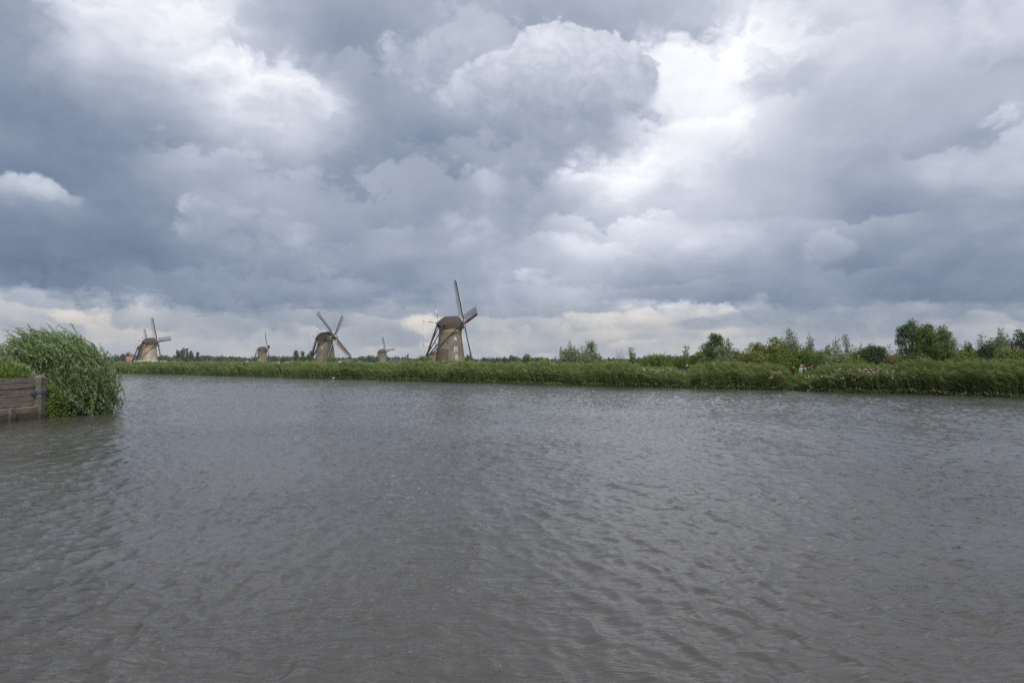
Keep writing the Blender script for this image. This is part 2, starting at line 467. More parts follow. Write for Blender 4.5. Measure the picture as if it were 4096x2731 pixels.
def build_water():
    big = wave_tile(1024, 41.0, 0.90, 5.0, R(10), 3, 0.150)
    mid = wave_tile(1024, 19.0, 0.42, 1.0, R(-35), 5, 0.095)
    gust = wave_tile(256, 90.0, 14.0, 0.0, 0.0, 9, 1.0)[..., :1]; gust = np.clip(0.95 + 0.40 * gust / gust.std(), 0.3, 1.9)
    ca, sa = math.cos(0.35), math.sin(0.35)
    def patch(a0, a1, na, r0, r1, nr):
        az = np.linspace(R(a0), R(a1), na); rr = r0 * (r1 / r0) ** (np.linspace(0, 1, nr))
        RR, AZ = np.meshgrid(rr, az, indexing='ij')
        X = RR * np.sin(AZ); Y = RR * np.cos(AZ)
        fade = lambda a, b: np.clip((b - RR) / (b - a), 0, 1)[..., None]
        gs = sample_tile(gust, 90.0, X, Y * 0.6)
        D = sample_tile(big, 41.0, X, Y) * (0.5 + 0.5 * gs) * fade(70, 300)
        D = D + sample_tile(big, 41.0, ca * X + sa * Y + 7, -sa * X + ca * Y) * 0.45 * fade(70, 300)
        D = D + sample_tile(mid, 19.0, X, Y) * gs * fade(30, 120)
        V = np.stack([X + D[..., 1] * .9, Y + D[..., 2] * .9, D[..., 0]], -1).reshape(-1, 3)
        idx = np.arange(nr * na).reshape(nr, na)
        return V, np.stack([idx[:-1, :-1], idx[:-1, 1:], idx[1:, 1:], idx[1:, :-1]], -1).reshape(-1, 4)[:, ::-1]
    Vs, Fs, o = [], [], 0
    for arg in ((-42, 42, 600, 4.6, 420, 720), (-42, 42, 60, 420, 1500, 12), (-42, 42, 60, .8, 4.6, 20), (-85, -42, 60, .8, 1500, 90), (42, 85, 60, .8, 1500, 90)):
        V, F = patch(*arg); Vs.append(V); Fs.append(F + o); o += len(V)
    me = mesh_np('water', np.concatenate(Vs), np.concatenate(Fs), smooth=True)
    def f(g):
        co = g.node('ShaderNodeNewGeometry').outputs['Position']
        st = g.node('ShaderNodeMapping', {'Vector': co, 'Rotation': (0, 0, R(8)), 'Scale': (3.2, 9.5, 1.0)}).outputs[0]
        n1 = g.noise(st, 1.0, 3, 0.55, 0.9, dim='2D')
        st2 = g.node('ShaderNodeMapping', {'Vector': co, 'Rotation': (0, 0, R(-14)), 'Scale': (1.3, 3.0, 1.0)}).outputs[0]
        n2 = g.noise(st2, 1.0, 3, 0.55, 0.6, dim='2D')
        n3 = g.noise(co, 0.14, 2, 0.5, dim='2D')
        r1 = g.m('ABSOLUTE', g.m('SUBTRACT', n1, 0.5))
        h = g.m('ADD', g.m('MULTIPLY', r1, -0.55), g.m('MULTIPLY', n2, 1.5))
        b = bump(g, h, g.mr(n3, 0.3, 0.7, 0.30, 0.80), 0.059)
        silt = g.mix(g.noise(co, 0.35, 3, 0.6, dim='2D'), (0.045, 0.0425, 0.037), (0.057, 0.053, 0.046))
        return bsdf(g, silt, 0.05, 0.5, b, IOR=1.40)
    new_obj('water', me, material('canal_water', f), kind='structure')

build_water()

# ------------------------------------------------------------------ ground of the far side: one sheet to the horizon
def build_ground():
    S = np.concatenate([[-300, -60, -8, -2, -0.6, 0.3, 1.2, 3, 6, 9, 12, 20, 30, 45], np.geomspace(70, 3500, 26)])
    T = np.concatenate([-np.geomspace(400, 3500, 10)[::-1], np.linspace(-300, 500, 161), np.geomspace(600, 3500, 12)])
    SS, TT = np.meshgrid(S, T, indexing='ij')
    wob = 0.5 * np.sin(TT * 0.21) + 0.35 * np.sin(TT * 0.53 + 1) + 0.2 * np.sin(TT * 1.3 + 2)
    sx = SS + np.where((SS > -3) & (SS < 4), wob, 0)
    X = NB.x * (BANK + sx) + EB.x * TT; Y = NB.y * (BANK + sx) + EB.y * TT
    Z = ground_z(SS) + 0.06 * np.sin(X * 0.4) * np.cos(Y * 0.3)
    V = np.stack([X, Y, Z], -1).reshape(-1, 3)
    idx = np.arange(SS.size).reshape(SS.shape)
    F = np.stack([idx[:-1, :-1], idx[1:, :-1], idx[1:, 1:], idx[:-1, 1:]], -1).reshape(-1, 4)
    me = mesh_np('ground', V, F, smooth=True)
    def f(g):
        co = g.node('ShaderNodeNewGeometry').outputs['Position']
        n = g.noise(co, 0.05, 6, 0.6)
        n2 = g.noise(co, 1.7, 5, 0.6)
        c = g.ramp(n, [(0.3, (0.045, 0.06, 0.02)), (0.5, (0.07, 0.09, 0.028)), (0.7, (0.11, 0.11, 0.045))])
        c = g.mix(g.m('MULTIPLY', n2, 0.5), c, (0.06, 0.05, 0.03))
        return bsdf(g, c, 0.95, 0.1, bump(g, n2, 0.8, 0.2))
    new_obj('ground', me, material('meadow', f), kind='structure')
    # towpath on the dyke behind the reeds
    mb = []; T = np.linspace(-120, 300, 141); vs = []
    for t in T:
        for s, z in ((7.6, 0.40), (7.75, 0.46), (9.85, 0.47), (10.0, 0.40)):
            vs.append((NB.x * (BANK + s) + EB.x * t, NB.y * (BANK + s) + EB.y * t, z + 0.05))
    idx = np.arange(len(vs)).reshape(-1, 4)
    F = np.stack([idx[:-1, :-1], idx[:-1, 1:], idx[1:, 1:], idx[1:, :-1]], -1).reshape(-1, 4)[:, ::-1]
    new_obj('path', mesh_np('path', vs, F), rough_mat('path_shells', (0.30, 0.27, 0.22), 0.2, 2.0), kind='structure')
build_ground()
PATH_Z = 0.52

# ------------------------------------------------------------------ windmills
def brick_mat(name, c, dark, stain):
    def f(g):
        co = objco(g)
        n = g.noise(co, 0.45, 5, 0.6)
        st = g.node('ShaderNodeMapping', {'Vector': co, 'Scale': (1.6, 1.6, 0.22)}).outputs[0]
        n2 = g.noise(st, 1.3, 5, 0.65)
        n3 = g.noise(co, 9.0, 4, 0.7)
        cc = g.ramp(n, [(0.34, dark), (0.5, c), (0.68, tuple(x * 1.18 for x in c))])
        cc = g.mix(g.mr(n2, 0.52, 0.72, 0, 0.75), cc, stain)
        cc = g.mix(g.m('MULTIPLY', n3, 0.35), cc, tuple(x * 0.55 for x in c))
        return bsdf(g, cc, 0.9, 0.2, bump(g, n3, 0.5, 0.05))
    return material(name, f)

M_thatch = rough_mat('thatch', (0.055, 0.046, 0.040), 0.3, 2.0, 0.95, bmp=0.8, bscale=9, stretch=(1, 1, 0.5))
M_tar = rough_mat('tarred_wood', (0.018, 0.019, 0.022), 0.3, 2.0, 0.6, spec=0.3)
M_sailgreen = rough_mat('dark_green_paint', (0.012, 0.035, 0.026), 0.25, 2.0, 0.5, spec=0.4)
M_red = rough_mat('red_paint', (0.36, 0.035, 0.03), 0.15, 4.0, 0.55)
M_white = rough_mat('white_paint', (0.74, 0.74, 0.72), 0.08, 4.0, 0.55)
M_blue = rough_mat('blue_paint', (0.045, 0.15, 0.40), 0.15, 4.0, 0.55)
M_yellow = rough_mat('ochre_paint', (0.36, 0.22, 0.07), 0.15, 3.0, 0.7)
M_brownband = rough_mat('brown_band', (0.16, 0.12, 0.09), 0.2, 3.0, 0.85)
M_tan = rough_mat('tan_band', (0.28, 0.215, 0.13), 0.15, 3.0, 0.85)
M_lath = rough_mat('grey_lath', (0.085, 0.075, 0.062), 0.2, 3.0, 0.8)
M_cloth = rough_mat('brown_sailcloth', (0.17, 0.115, 0.095), 0.2, 1.2, 0.9, bmp=0.6, bscale=5)
M_glass = material('window_glass', lambda g: bsdf(g, (0.05, 0.065, 0.08), 0.08, 0.5))
M_green = rough_mat('green_shutter_paint', (0.012, 0.085, 0.05), 0.2, 3.0, 0.5)
M_rope = rough_mat('rope', (0.25, 0.22, 0.18), 0.2, 4.0)
M_stripes = [M_red, M_white, M_blue]

PROF = [(5.02, 0.0), (4.86, 0.8), (4.66, 2.0), (4.42, 3.6), (4.16, 5.4), (3.92, 7.2), (3.72, 8.9), (3.56, 10.3), (3.47, 11.6)]
def tower_r(z):
    for (r0, z0), (r1, z1) in zip(PROF, PROF[1:]):
        if z <= z1: return r0 + (r1 - r0) * (z - z0) / (z1 - z0)
    return PROF[-1][0]

def windmill(label, px, dist, base_py, t_deg, rho_deg, wall_mat, tau_deg=10.5, scale=1.0, cloths=(), windows=(), door=None, buttress=None, group=None, fine=True, tan=True):
    """t: how far the sails face away from the viewer, measured from the viewer's right; rho: turn of the sail cross"""
    x, y = atdist(px, dist)
    az = math.atan2(x, y)
    zb = zat(base_py, y)
    t = R(t_deg)
    root = thing('windmill', label, 'windmill', (x, y, zb), -az + t, group)     # local +X: the way the sails face
    root.scale = (scale,) * 3
    toview = Vector((-math.sin(t), -math.cos(t)))                               # local direction of the viewer
    rightv = Vector((math.cos(t), -math.sin(t)))
    mb = MB(); mb.lathe([(PROF[0][0] + 0.05, -2.5)] + PROF, 48)
    mb.build('wall', wall_mat, root, smooth=True)
    if tan:
        MB().lathe([(tower_r(9.9) + 0.02, 9.85), (tower_r(9.9) + 0.06, 9.9), (3.56, 11.3), (3.50, 11.35)], 48).build('tan_band', M_tan, root, smooth=True)
        MB().lathe([(3.62, 10.35), (3.70, 10.4), (3.69, 10.58), (3.60, 10.62)], 48).build('brown_band', M_brownband, root)
    MB().lathe([(3.58, 10.95), (3.66, 11.0), (3.65, 11.2), (3.55, 11.22)], 48).build('brown_band', M_brownband, root)
    MB().lathe([(3.50, 11.18), (3.72, 11.24), (3.76, 11.72), (3.4, 11.76)], 48).build('ochre_ring', M_yellow, root)
    if buttress:
        a0, a1, h, bm_ = buttress
        mid = math.atan2(toview.y, toview.x)
        pr = [(tower_r(z) + 0.22, z) for z in (0, 1, 2, 3, 4, h)]
        mb = MB(); mb.lathe([(pr[0][0], -2.5)] + pr + [(tower_r(h) - 0.1, h + 0.12)], 12, mid + R(a0), mid + R(a1))
        for a in (a0, a1):
            aa = mid + R(a)
            pts = [(r * math.cos(aa), r * math.sin(aa), z) for r, z in pr] + [((r - 0.4) * math.cos(aa), (r - 0.4) * math.sin(aa), z) for r, z in pr[::-1]]
            mb.poly(pts)
        mb.build('buttress', bm_, root)
    # openings: (metres right of the axis as seen, height, width, height, kind)
    def opening(dx, z, w, h, kind):
        r = tower_r(z)
        dx = max(-r * 0.98, min(r * 0.98, dx)); dy = math.sqrt(max(r * r - dx * dx, 0.01))
        d = rightv * dx + toview * dy; a = math.atan2(d.y, d.x)
        n = Vector((math.cos(a), math.sin(a), 0)); s = Vector((-n.y, n.x, 0))
        c = n * (r + 0.03) + Vector((0, 0, z))
        def P(u, v, o=0.0): return c + s * u + Vector((0, 0, v)) + n * (o - (v) * 0.13)
        arch = [(w / 2 * math.cos(q), h / 2 - w / 2 + w / 2 * math.sin(q)) for q in np.linspace(0, math.pi, 7)] if kind == 'arched' else [(w / 2, h / 2), (-w / 2, h / 2)]
        loop = [(-w / 2, -h / 2), (w / 2, -h / 2)] + arch
        if kind == 'hole':
            MB().prism([P(u, v, -0.05) for u, v in loop], n * 0.1).build('vent_hole', M_tar, root); return
        fr = MB().prism([P(u * 1.3, v * 1.22, -0.08) for u, v in loop], n * 0.16)
        f = fr.build('door' if kind == 'door' else 'window', M_white if kind != 'door' else M_green, root)
        pane = MB().prism([P(u, v, 0.02) for u, v in loop], n * 0.10)
        pane.build('pane' if kind != 'door' else 'door_panel', M_glass if kind != 'door' else M_green, f)
        bars = MB().bar(P(0, -h / 2, .14), P(0, h / 2, .14), 0.07, 0.05, n); bars.bar(P(-w / 2, 0, .142), P(w / 2, 0, .142), 0.07, 0.05, n)
        bars.build('glazing_bar', M_white, f)
        if kind == 'shuttered':
            for sg in (-1, 1):
                MB().prism([P(u, v, 0.0) for u, v in ((sg * w * 0.7, -h * .58), (sg * w * 1.15, -h * .58), (sg * w * 1.15, h * .58), (sg * w * 0.7, h * .58))], n * 0.12).build('shutter', M_green, root)
    for wd in windows: opening(*wd)
    if door: opening(*door)
    # thatched cap: stations along the shaft
    ST = [(-4.45, 13.05, 13.25, 0.5), (-4.1, 12.55, 13.65, 1.5), (-3.5, 11.85, 14.15, 2.5), (-2.9, 11.68, 14.65, 3.05), (-2.0, 11.62, 15.2, 3.55), (-0.8, 11.6, 15.32, 3.85), (0.8, 11.6, 15.44, 3.9), (2.4, 11.6, 15.55, 3.6), (3.3, 11.55, 14.65, 3.0), (4.0, 11.55, 13.85, 2.35)]
    q = np.linspace(-1, 1, 17); vs = []; nq = len(q)
    for (sx, z0, z1, hw) in ST:
        for k in q:
            ang = (1 - abs(k)) * math.pi / 2
            yy = hw * (math.cos(ang) ** 0.9) * (1 if k > 0 else -1)
            zz = z0 + (z1 - z0) * (math.sin(ang) ** 0.95)
            vs.append((sx, yy, zz))
    n = len(ST)
    fs = [(i * nq + k, i * nq + k + 1, (i + 1) * nq + k + 1, (i + 1) * nq + k) for i in range(n - 1) for k in range(nq - 1)]
    fs += [(i * nq, (i + 1) * nq, (i + 1) * nq + nq - 1, i * nq + nq - 1) for i in range(n - 1)]
    fs += [tuple(range(nq))]
    cap = MB().add(vs, fs); cap.build('cap', M_thatch, root, smooth=False)
    mb = MB().bar((-2.2, 0, 15.22), (2.5, 0, 15.62), 0.28, 0.16); mb.build('ridge_board', M_tar, root)
    # front boarding under the thatch
    fr = [(4.02, v[1] * 0.98, v[2] - 0.03) for v in vs[-nq:]]
    MB().prism(fr, (0.08, 0, 0)).build('front_board', M_sailgreen, root)
    MB().box(4.10, 4.2, -1.3, 1.3, 11.9, 12.3).build('name_board', M_yellow, root)
    tr = MB()
    for a, b in zip(fr, fr[1:]): tr.bar((4.12, a[1], a[2]), (4.12, b[1], b[2]), 0.12, 0.10, (1, 0, 0))
    tr.build('front_trim', M_white, root)
    # shaft head
    tau = R(tau_deg)
    nt = Vector((math.cos(tau), 0, math.sin(tau))); w = Vector((-math.sin(tau), 0, math.cos(tau))); l = Vector((0, -1, 0))
    hub = Vector((4.75, 0, 13.45))
    MB().tube([hub - nt * 1.2, hub - nt * 0.4], [0.42, 0.42], 10).tube([hub - nt * 0.45, hub + nt * 0.5], 0.48, 8).build('shaft_head', M_red, root)
    MB().tube([hub + nt * 0.5, hub + nt * 0.62], 0.3, 8).build('shaft_cap', M_white, root)
    # sails
    L = 14.6
    for k in range(4):
        rho = R(rho_deg + 90 * k)
        a = w * math.cos(rho) + l * math.sin(rho); mdir = -w * math.sin(rho) + l * math.cos(rho)
        o = hub + nt * (0.12 if k % 2 else -0.12)
        stk = MB(); stk.bar(o + a * 0.0, o + a * 4.5, 0.38, 0.34, nt, 0, 0.30, 0.28); stk.bar(o + a * 4.5, o + a * L, 0.30, 0.28, nt, 0, 0.16, 0.15)
        sail = stk.build('sail', M_sailgreen, root)
        def wa(r): return R(21 - 20 * (r - 2) / (L - 2))
        def Pt(r, u, off=0.0):
            al = wa(r)
            return o + a * r + (-mdir * math.cos(al) - nt * math.sin(al)) * u + nt * off
        lat = MB(); W = 2.15
        nb = 30 if fine else 20
        th = 0.07 if fine else 0.09
        for i in range(nb):
            r = 1.9 + (L - 2.1) * i / (nb - 1)
            lat.bar(Pt(r, 0), Pt(r, W if i else W * .8), th, th, nt)
        for u in (0.62, 1.28, W):
            for i in range(6):
                r0 = 1.9 + (L - 2.1) * i / 6; r1 = 1.9 + (L - 2.1) * (i + 1) / 6
                lat.bar(Pt(r0, u), Pt(r1, u), th, th, nt)
        lat.build('lattice', M_lath, sail)
        for i in range(4):
            bd = MB()
            r0 = 1.9 + (L - 2.1) * i / 4; r1 = 1.9 + (L - 2.1) * (i + 1) / 4 - 0.08
            e = [o + a * r0 + mdir * 0.17 + nt * .02, o + a * r1 + mdir * 0.15 + nt * .02, o + a * r1 + mdir * 0.42 + nt * 0.16, o + a * r0 + mdir * 0.48 + nt * 0.2]
            bd.prism(e, -nt * 0.05, 0); bd.bar(e[3], e[2], 0.045, 0.06, nt, 1)
            bd.build('windboard', [M_sailgreen, M_white], sail)
        if k in cloths:
            vs2 = []; nn = 24
            for i in range(nn + 1):
                r = 2.6 + (L - 4.2) * i / nn; f = i / nn
                wd = W * 0.74 * (math.sin(math.pi * min(1, max(0, f)) ** 0.7) ** 0.55 * 0.85 + 0.12)
                for j in range(5):
                    u = 0.05 + wd * j / 4
                    vs2.append(Pt(r, u, 0.07 + 0.16 * math.sin(math.pi * j / 4) * math.sin(math.pi * f) + 0.02 * math.sin(f * 30 + j)))
            fs2 = [(i * 5 + j, i * 5 + j + 1, (i + 1) * 5 + j + 1, (i + 1) * 5 + j) for i in range(nn) for j in range(4)]
            MB().add(vs2, fs2).build('sailcloth', M_cloth, sail, smooth=True)
    # tail: pole, braces, cross beams
    foot = Vector((-8.3, 0, 1.5))
    MB().bar((-3.2, 0, 12.6), (-4.4, 0, 12.75), 0.5, 0.5).bar((-4.2, 0, 13.1), foot + Vector((-0.1, 0, -0.9)), 0.42, 0.42, (1, 0, 0), 0, 0.55, 0.55).build('tail_pole', M_tar, root)
    MB().bar((2.7, -5.5, 12.95), (2.7, 5.5, 12.95), 0.42).build('cross_beam', M_tar, root)
    MB().bar((-2.7, -3.5, 12.35), (-2.7, 3.5, 12.35), 0.38).build('cross_beam', M_tar, root)
    for sg in (-1, 1):
        MB().bar((2.7, sg * 5.4, 13.25), foot + Vector((0.15, sg * 0.55, 0.0)), 0.27, 0.27, (0, 0, 1)).build('long_brace', M_tar, root)
        MB().bar((-2.7, sg * 3.35, 12.75), foot + Vector((-0.1, sg * 0.3, 0.4)), 0.25, 0.25, (1, 0, 0)).build('short_brace', M_tar, root)
        MB().tube([(2.75, sg * 5.5, 13.25), (2.75, sg * 5.85, 13.25)], 0.24, 6).build('beam_end', M_red, root)
        MB().tube([(-2.7, sg * 3.45, 12.7), (-2.7, sg * 3.75, 12.7)], 0.2, 6).build('beam_end', M_red, root)
    MB().bar((-7.6, -1.6, 5.6), (-6.2, 1.6, 5.6), 0.16).build('tail_stretcher', M_tar, root)
    MB().tube([foot + Vector((-0.2, -0.7, 0.3)), foot + Vector((-0.2, 0.7, 0.3))], 0.2, 8).build('winch', M_tar, root)
    wh = MB()
    for k in range(4):
        an = k * math.pi / 4; dd = Vector((math.cos(an), 0, math.sin(an)))
        wh.bar(foot + Vector((-0.2, 0.75, 0.3)) - dd * 1.1, foot + Vector((-0.2, 0.75, 0.3)) + dd * 1.1, 0.08)
    wh.build('winch_spokes', M_tar, root)
    # striped brake lever and its lifting pole, with the rope
    def striped(p, q, r0, seq, name):
        p = Vector(p); q = Vector(q); mb = MB(); n_ = len(seq)
        for i, c in enumerate(seq):
            mb.tube([p.lerp(q, i / n_), p.lerp(q, (i + 1) / n_)], [r0 * (1 - .4 * i / n_), r0 * (1 - .4 * (i + 1) / n_)], 6, c)
        return mb.build(name, M_stripes, root)
    striped((-3.9, 0.1, 13.15), (-4.9, 0.4, 18.6), 0.15, (2, 1, 0, 2, 1, 1, 0), 'lifting_pole')
    striped((-3.9, 0.0, 13.2), (-9.0, 0.0, 13.75), 0.15, (2, 2, 1, 0, 0, 2, 1, 1, 0), 'brake_lever')
    MB().tube([(-9.0, 0, 13.72), (-8.85, 0, 8), (-8.2, 0, 2.4)], 0.035, 4).tube([(-8.8, 0, 6.6), (-8.75, 0, 5.7)], 0.10, 5).build('brake_rope', M_rope, root)
    MB().box(-4.6, -3.5, -0.5, 0.5, 12.8, 13.2).build('tail_block', M_blue, root)
    return root

BR_A = brick_mat('weathered_brick_grey', (0.155, 0.135, 0.102), (0.12, 0.104, 0.08), (0.08, 0.072, 0.058))
BR_A2 = brick_mat('weathered_brick_brown', (0.095, 0.07, 0.05), (0.068, 0.05, 0.038), (0.06, 0.05, 0.04))
BR_B = brick_mat('weathered_brick_olive', (0.145, 0.125, 0.09), (0.115, 0.10, 0.072), (0.085, 0.076, 0.056))
BR_E = brick_mat('sunlit_brick', (0.32, 0.255, 0.185), (0.25, 0.195, 0.14), (0.17, 0.145, 0.12))  # sunlight on this mill is put into its lighter brick colour
windmill('largest windmill, grey brick with thatched cap, its sails turned nearly edge-on', 1801, 220, 1457, 15.5, -8.6, BR_A, 9.3,
         windows=[(1.55, 8.1, .62, .85, 'arched'), (1.7, 4.75, .75, 1.15, 'square'), (2.0, 2.25, .55, 1.15, 'arched'), (-0.9, 7.0, .35, .35, 'hole'), (-2.3, 9.75, .14, .14, 'hole'), (-0.4, 9.75, .14, .14, 'hole'), (1.6, 9.75, .14, .14, 'hole')],
         door=(2.2, -0.1, 1.3, 1.0, 'shuttered'), buttress=(-72, -8, 4.75, BR_A2))
windmill('brick windmill with brown cloth on two sails set in a diagonal cross', 1301, 316, 1461, -34.4, -41.8, BR_B, 12.5, cloths=(1, 3), tan=False,
         windows=[(-1.5, 8.0, .4, .8, 'square'), (-2.2, 6.1, .3, .3, 'hole')])
windmill('pale sunlit brick windmill behind the white beam railing, sails nearly upright', 598, 408, 1455, 30.0, -3.5, BR_E, 10.5,
         windows=[(-0.3, 7.3, .9, 1.0, 'arched'), (-0.4, 4.6, .75, 1.4, 'arched'), (-0.5, 2.2, .7, 1.2, 'arched'), (2.6, 2.3, .8, 1.2, 'square'), (-2.6, 6.3, .4, .4, 'hole')],
         door=(-0.5, 0.25, 1.5, 1.4, 'shuttered'), scale=1.0)
windmill('windmill half hidden behind the pale sunlit windmill', 572, 540, 1455, 31.0, -4.5, BR_B, 11.5, fine=False)
windmill('small distant windmill left of the diagonal-sailed one, sails edge-on', 1049, 604, 1456, 6.0, -6.0, BR_B, 8.5, fine=False, tan=False, cloths=(1,),
         windows=[(-1.7, 3.9, .5, 1.0, 'square'), (-2.6, 1.2, .5, .9, 'square')])
windmill('smallest windmill beside the tiled barn roof with the metal windpump', 1529, 690, 1457, 41.0, -5.5, BR_A, 10.5, fine=False, tan=False,
         windows=[(-2.0, 6.5, .5, .9, 'square'), (-2.3, 1.5, .6, 1.0, 'square')])
windmill('far windmill showing only its cap behind the tail beams of the largest mill', 1737, 790, 1459, 34.0, -6.0, BR_A, 10.5, fine=False)

# ------------------------------------------------------------------ foliage tools
def unit(a):
    return a / np.maximum(np.linalg.norm(a, axis=-1, keepdims=True), 1e-9)

def ribbons(P, D, L, W, bend, tint, rnd, side=None):
    """n tapering blades: base P, direction D, length L, width W, bend vector (n,3)"""
    n = len(P); D = unit(D)
    if side is None: side = unit(np.cross(D, rnd.normal(size=(n, 3))))
    f = np.array([0, .42, .76, 1.0]); w = np.array([.65, 1.0, .62, 0])
    pts = P[:, None] + D[:, None] * (L[:, None] * f)[..., None] + bend[:, None] * (L[:, None] * f ** 2)[..., None]
    off = side[:, None] * (W[:, None] * w / 2)[..., None]
    V = np.empty((n, 7, 3)); V[:, 0:6:2] = (pts - off)[:, :3]; V[:, 1:6:2] = (pts + off)[:, :3]; V[:, 6] = pts[:, 3]
    b = (np.arange(n) * 7)[:, None]
    Q = np.concatenate([b + [0, 1, 3, 2], b + [2, 3, 5, 4]]); T = b + [4, 5, 6]
    return V.reshape(-1, 3), Q, T, np.repeat(tint, 7)

def diamonds(P, D, L, W, tint, rnd, side=None):
    """n small pointed leaves, slightly folded"""
    n = len(P); D = unit(D)
    if side is None: side = unit(np.cross(D, rnd.normal(size=(n, 3))))
    up = np.cross(side, D)
    m = P + D * (L * .45)[:, None]
    V = np.stack([P, m + side * (W / 2)[:, None] + up * (W * .12)[:, None], P + D * L[:, None], m - side * (W / 2)[:, None] + up * (W * .12)[:, None]], 1)
    b = (np.arange(n) * 4)[:, None]
    return V.reshape(-1, 3), b + [0, 1, 2, 3], np.repeat(tint, 4)

def join_tri(parts):
    Vs, Qs, Ts, Cs = [], [], [], []; o = 0
    for V, Q, T, C in parts:
        Vs.append(V); Cs.append(C); Qs.append(Q + o); Ts.append(T + o); o += len(V)
    return np.concatenate(Vs), [np.concatenate(Qs), np.concatenate(Ts)], np.concatenate(Cs)

def vnoise(x, seed=0):
    """smooth 1-D noise in 0..1"""
    i = np.floor(x).astype(int); f = x - i; f = f * f * (3 - 2 * f)
    h = lambda k: (np.sin(k * 127.1 + seed * 311.7) * 43758.5453) % 1.0
    return h(i) * (1 - f) + h(i + 1) * f
def vnoise2(x, y, seed=0):
    i = np.floor(x).astype(int); j = np.floor(y).astype(int); a = x - i; b = y - j
    a = a * a * (3 - 2 * a); b = b * b * (3 - 2 * b)
    h = lambda k, l: (np.sin(k * 127.1 + l * 269.5 + seed * 311.7) * 43758.5453) % 1.0
    return (h(i, j) * (1 - a) + h(i + 1, j) * a) * (1 - b) + (h(i, j + 1) * (1 - a) + h(i + 1, j + 1) * a) * b

WIND = np.array([-1.0, -0.15, 0.0])

# ------------------------------------------------------------------ reed bed along the far bank
M_reed = leaf_mat('reed_leaves', [(0.0, (0.036, 0.068, 0.016)), (0.3, (0.086, 0.140, 0.036)), (0.6, (0.148, 0.205, 0.060)), (0.8, (0.21, 0.26, 0.088)), (0.86, (0.19, 0.155, 0.075)), (0.93, (0.26, 0.20, 0.11)), (1.0, (0.12, 0.085, 0.07))], trans=0.42, rough=0.5)

def reed_height(px, s):
    h = 1.90 + 0.42 * (vnoise(px / 95.0, 1) - .5) + 0.34 * (vnoise(px / 31.0, 2) - .5)
    dip = lambda c, w, a: a * np.exp(-((px - c) / w) ** 2)
    h = h - dip(2660, 90, .40) - dip(2752, 36, .98) - dip(3184, 24, .8) - dip(3234, 60, 1.2) - dip(3470, 90, .16) - dip(3610, 60, .1) + dip(2920, 130, .16) + dip(3820, 200, .22) + dip(4080, 120, .2) + dip(2950, 60, .1)
    return h

def bank_xy(px, s):
    k = (px - 2048) / FPX
    y = (BANK + s) / (NB.x * k + NB.y)
    return k * y, y

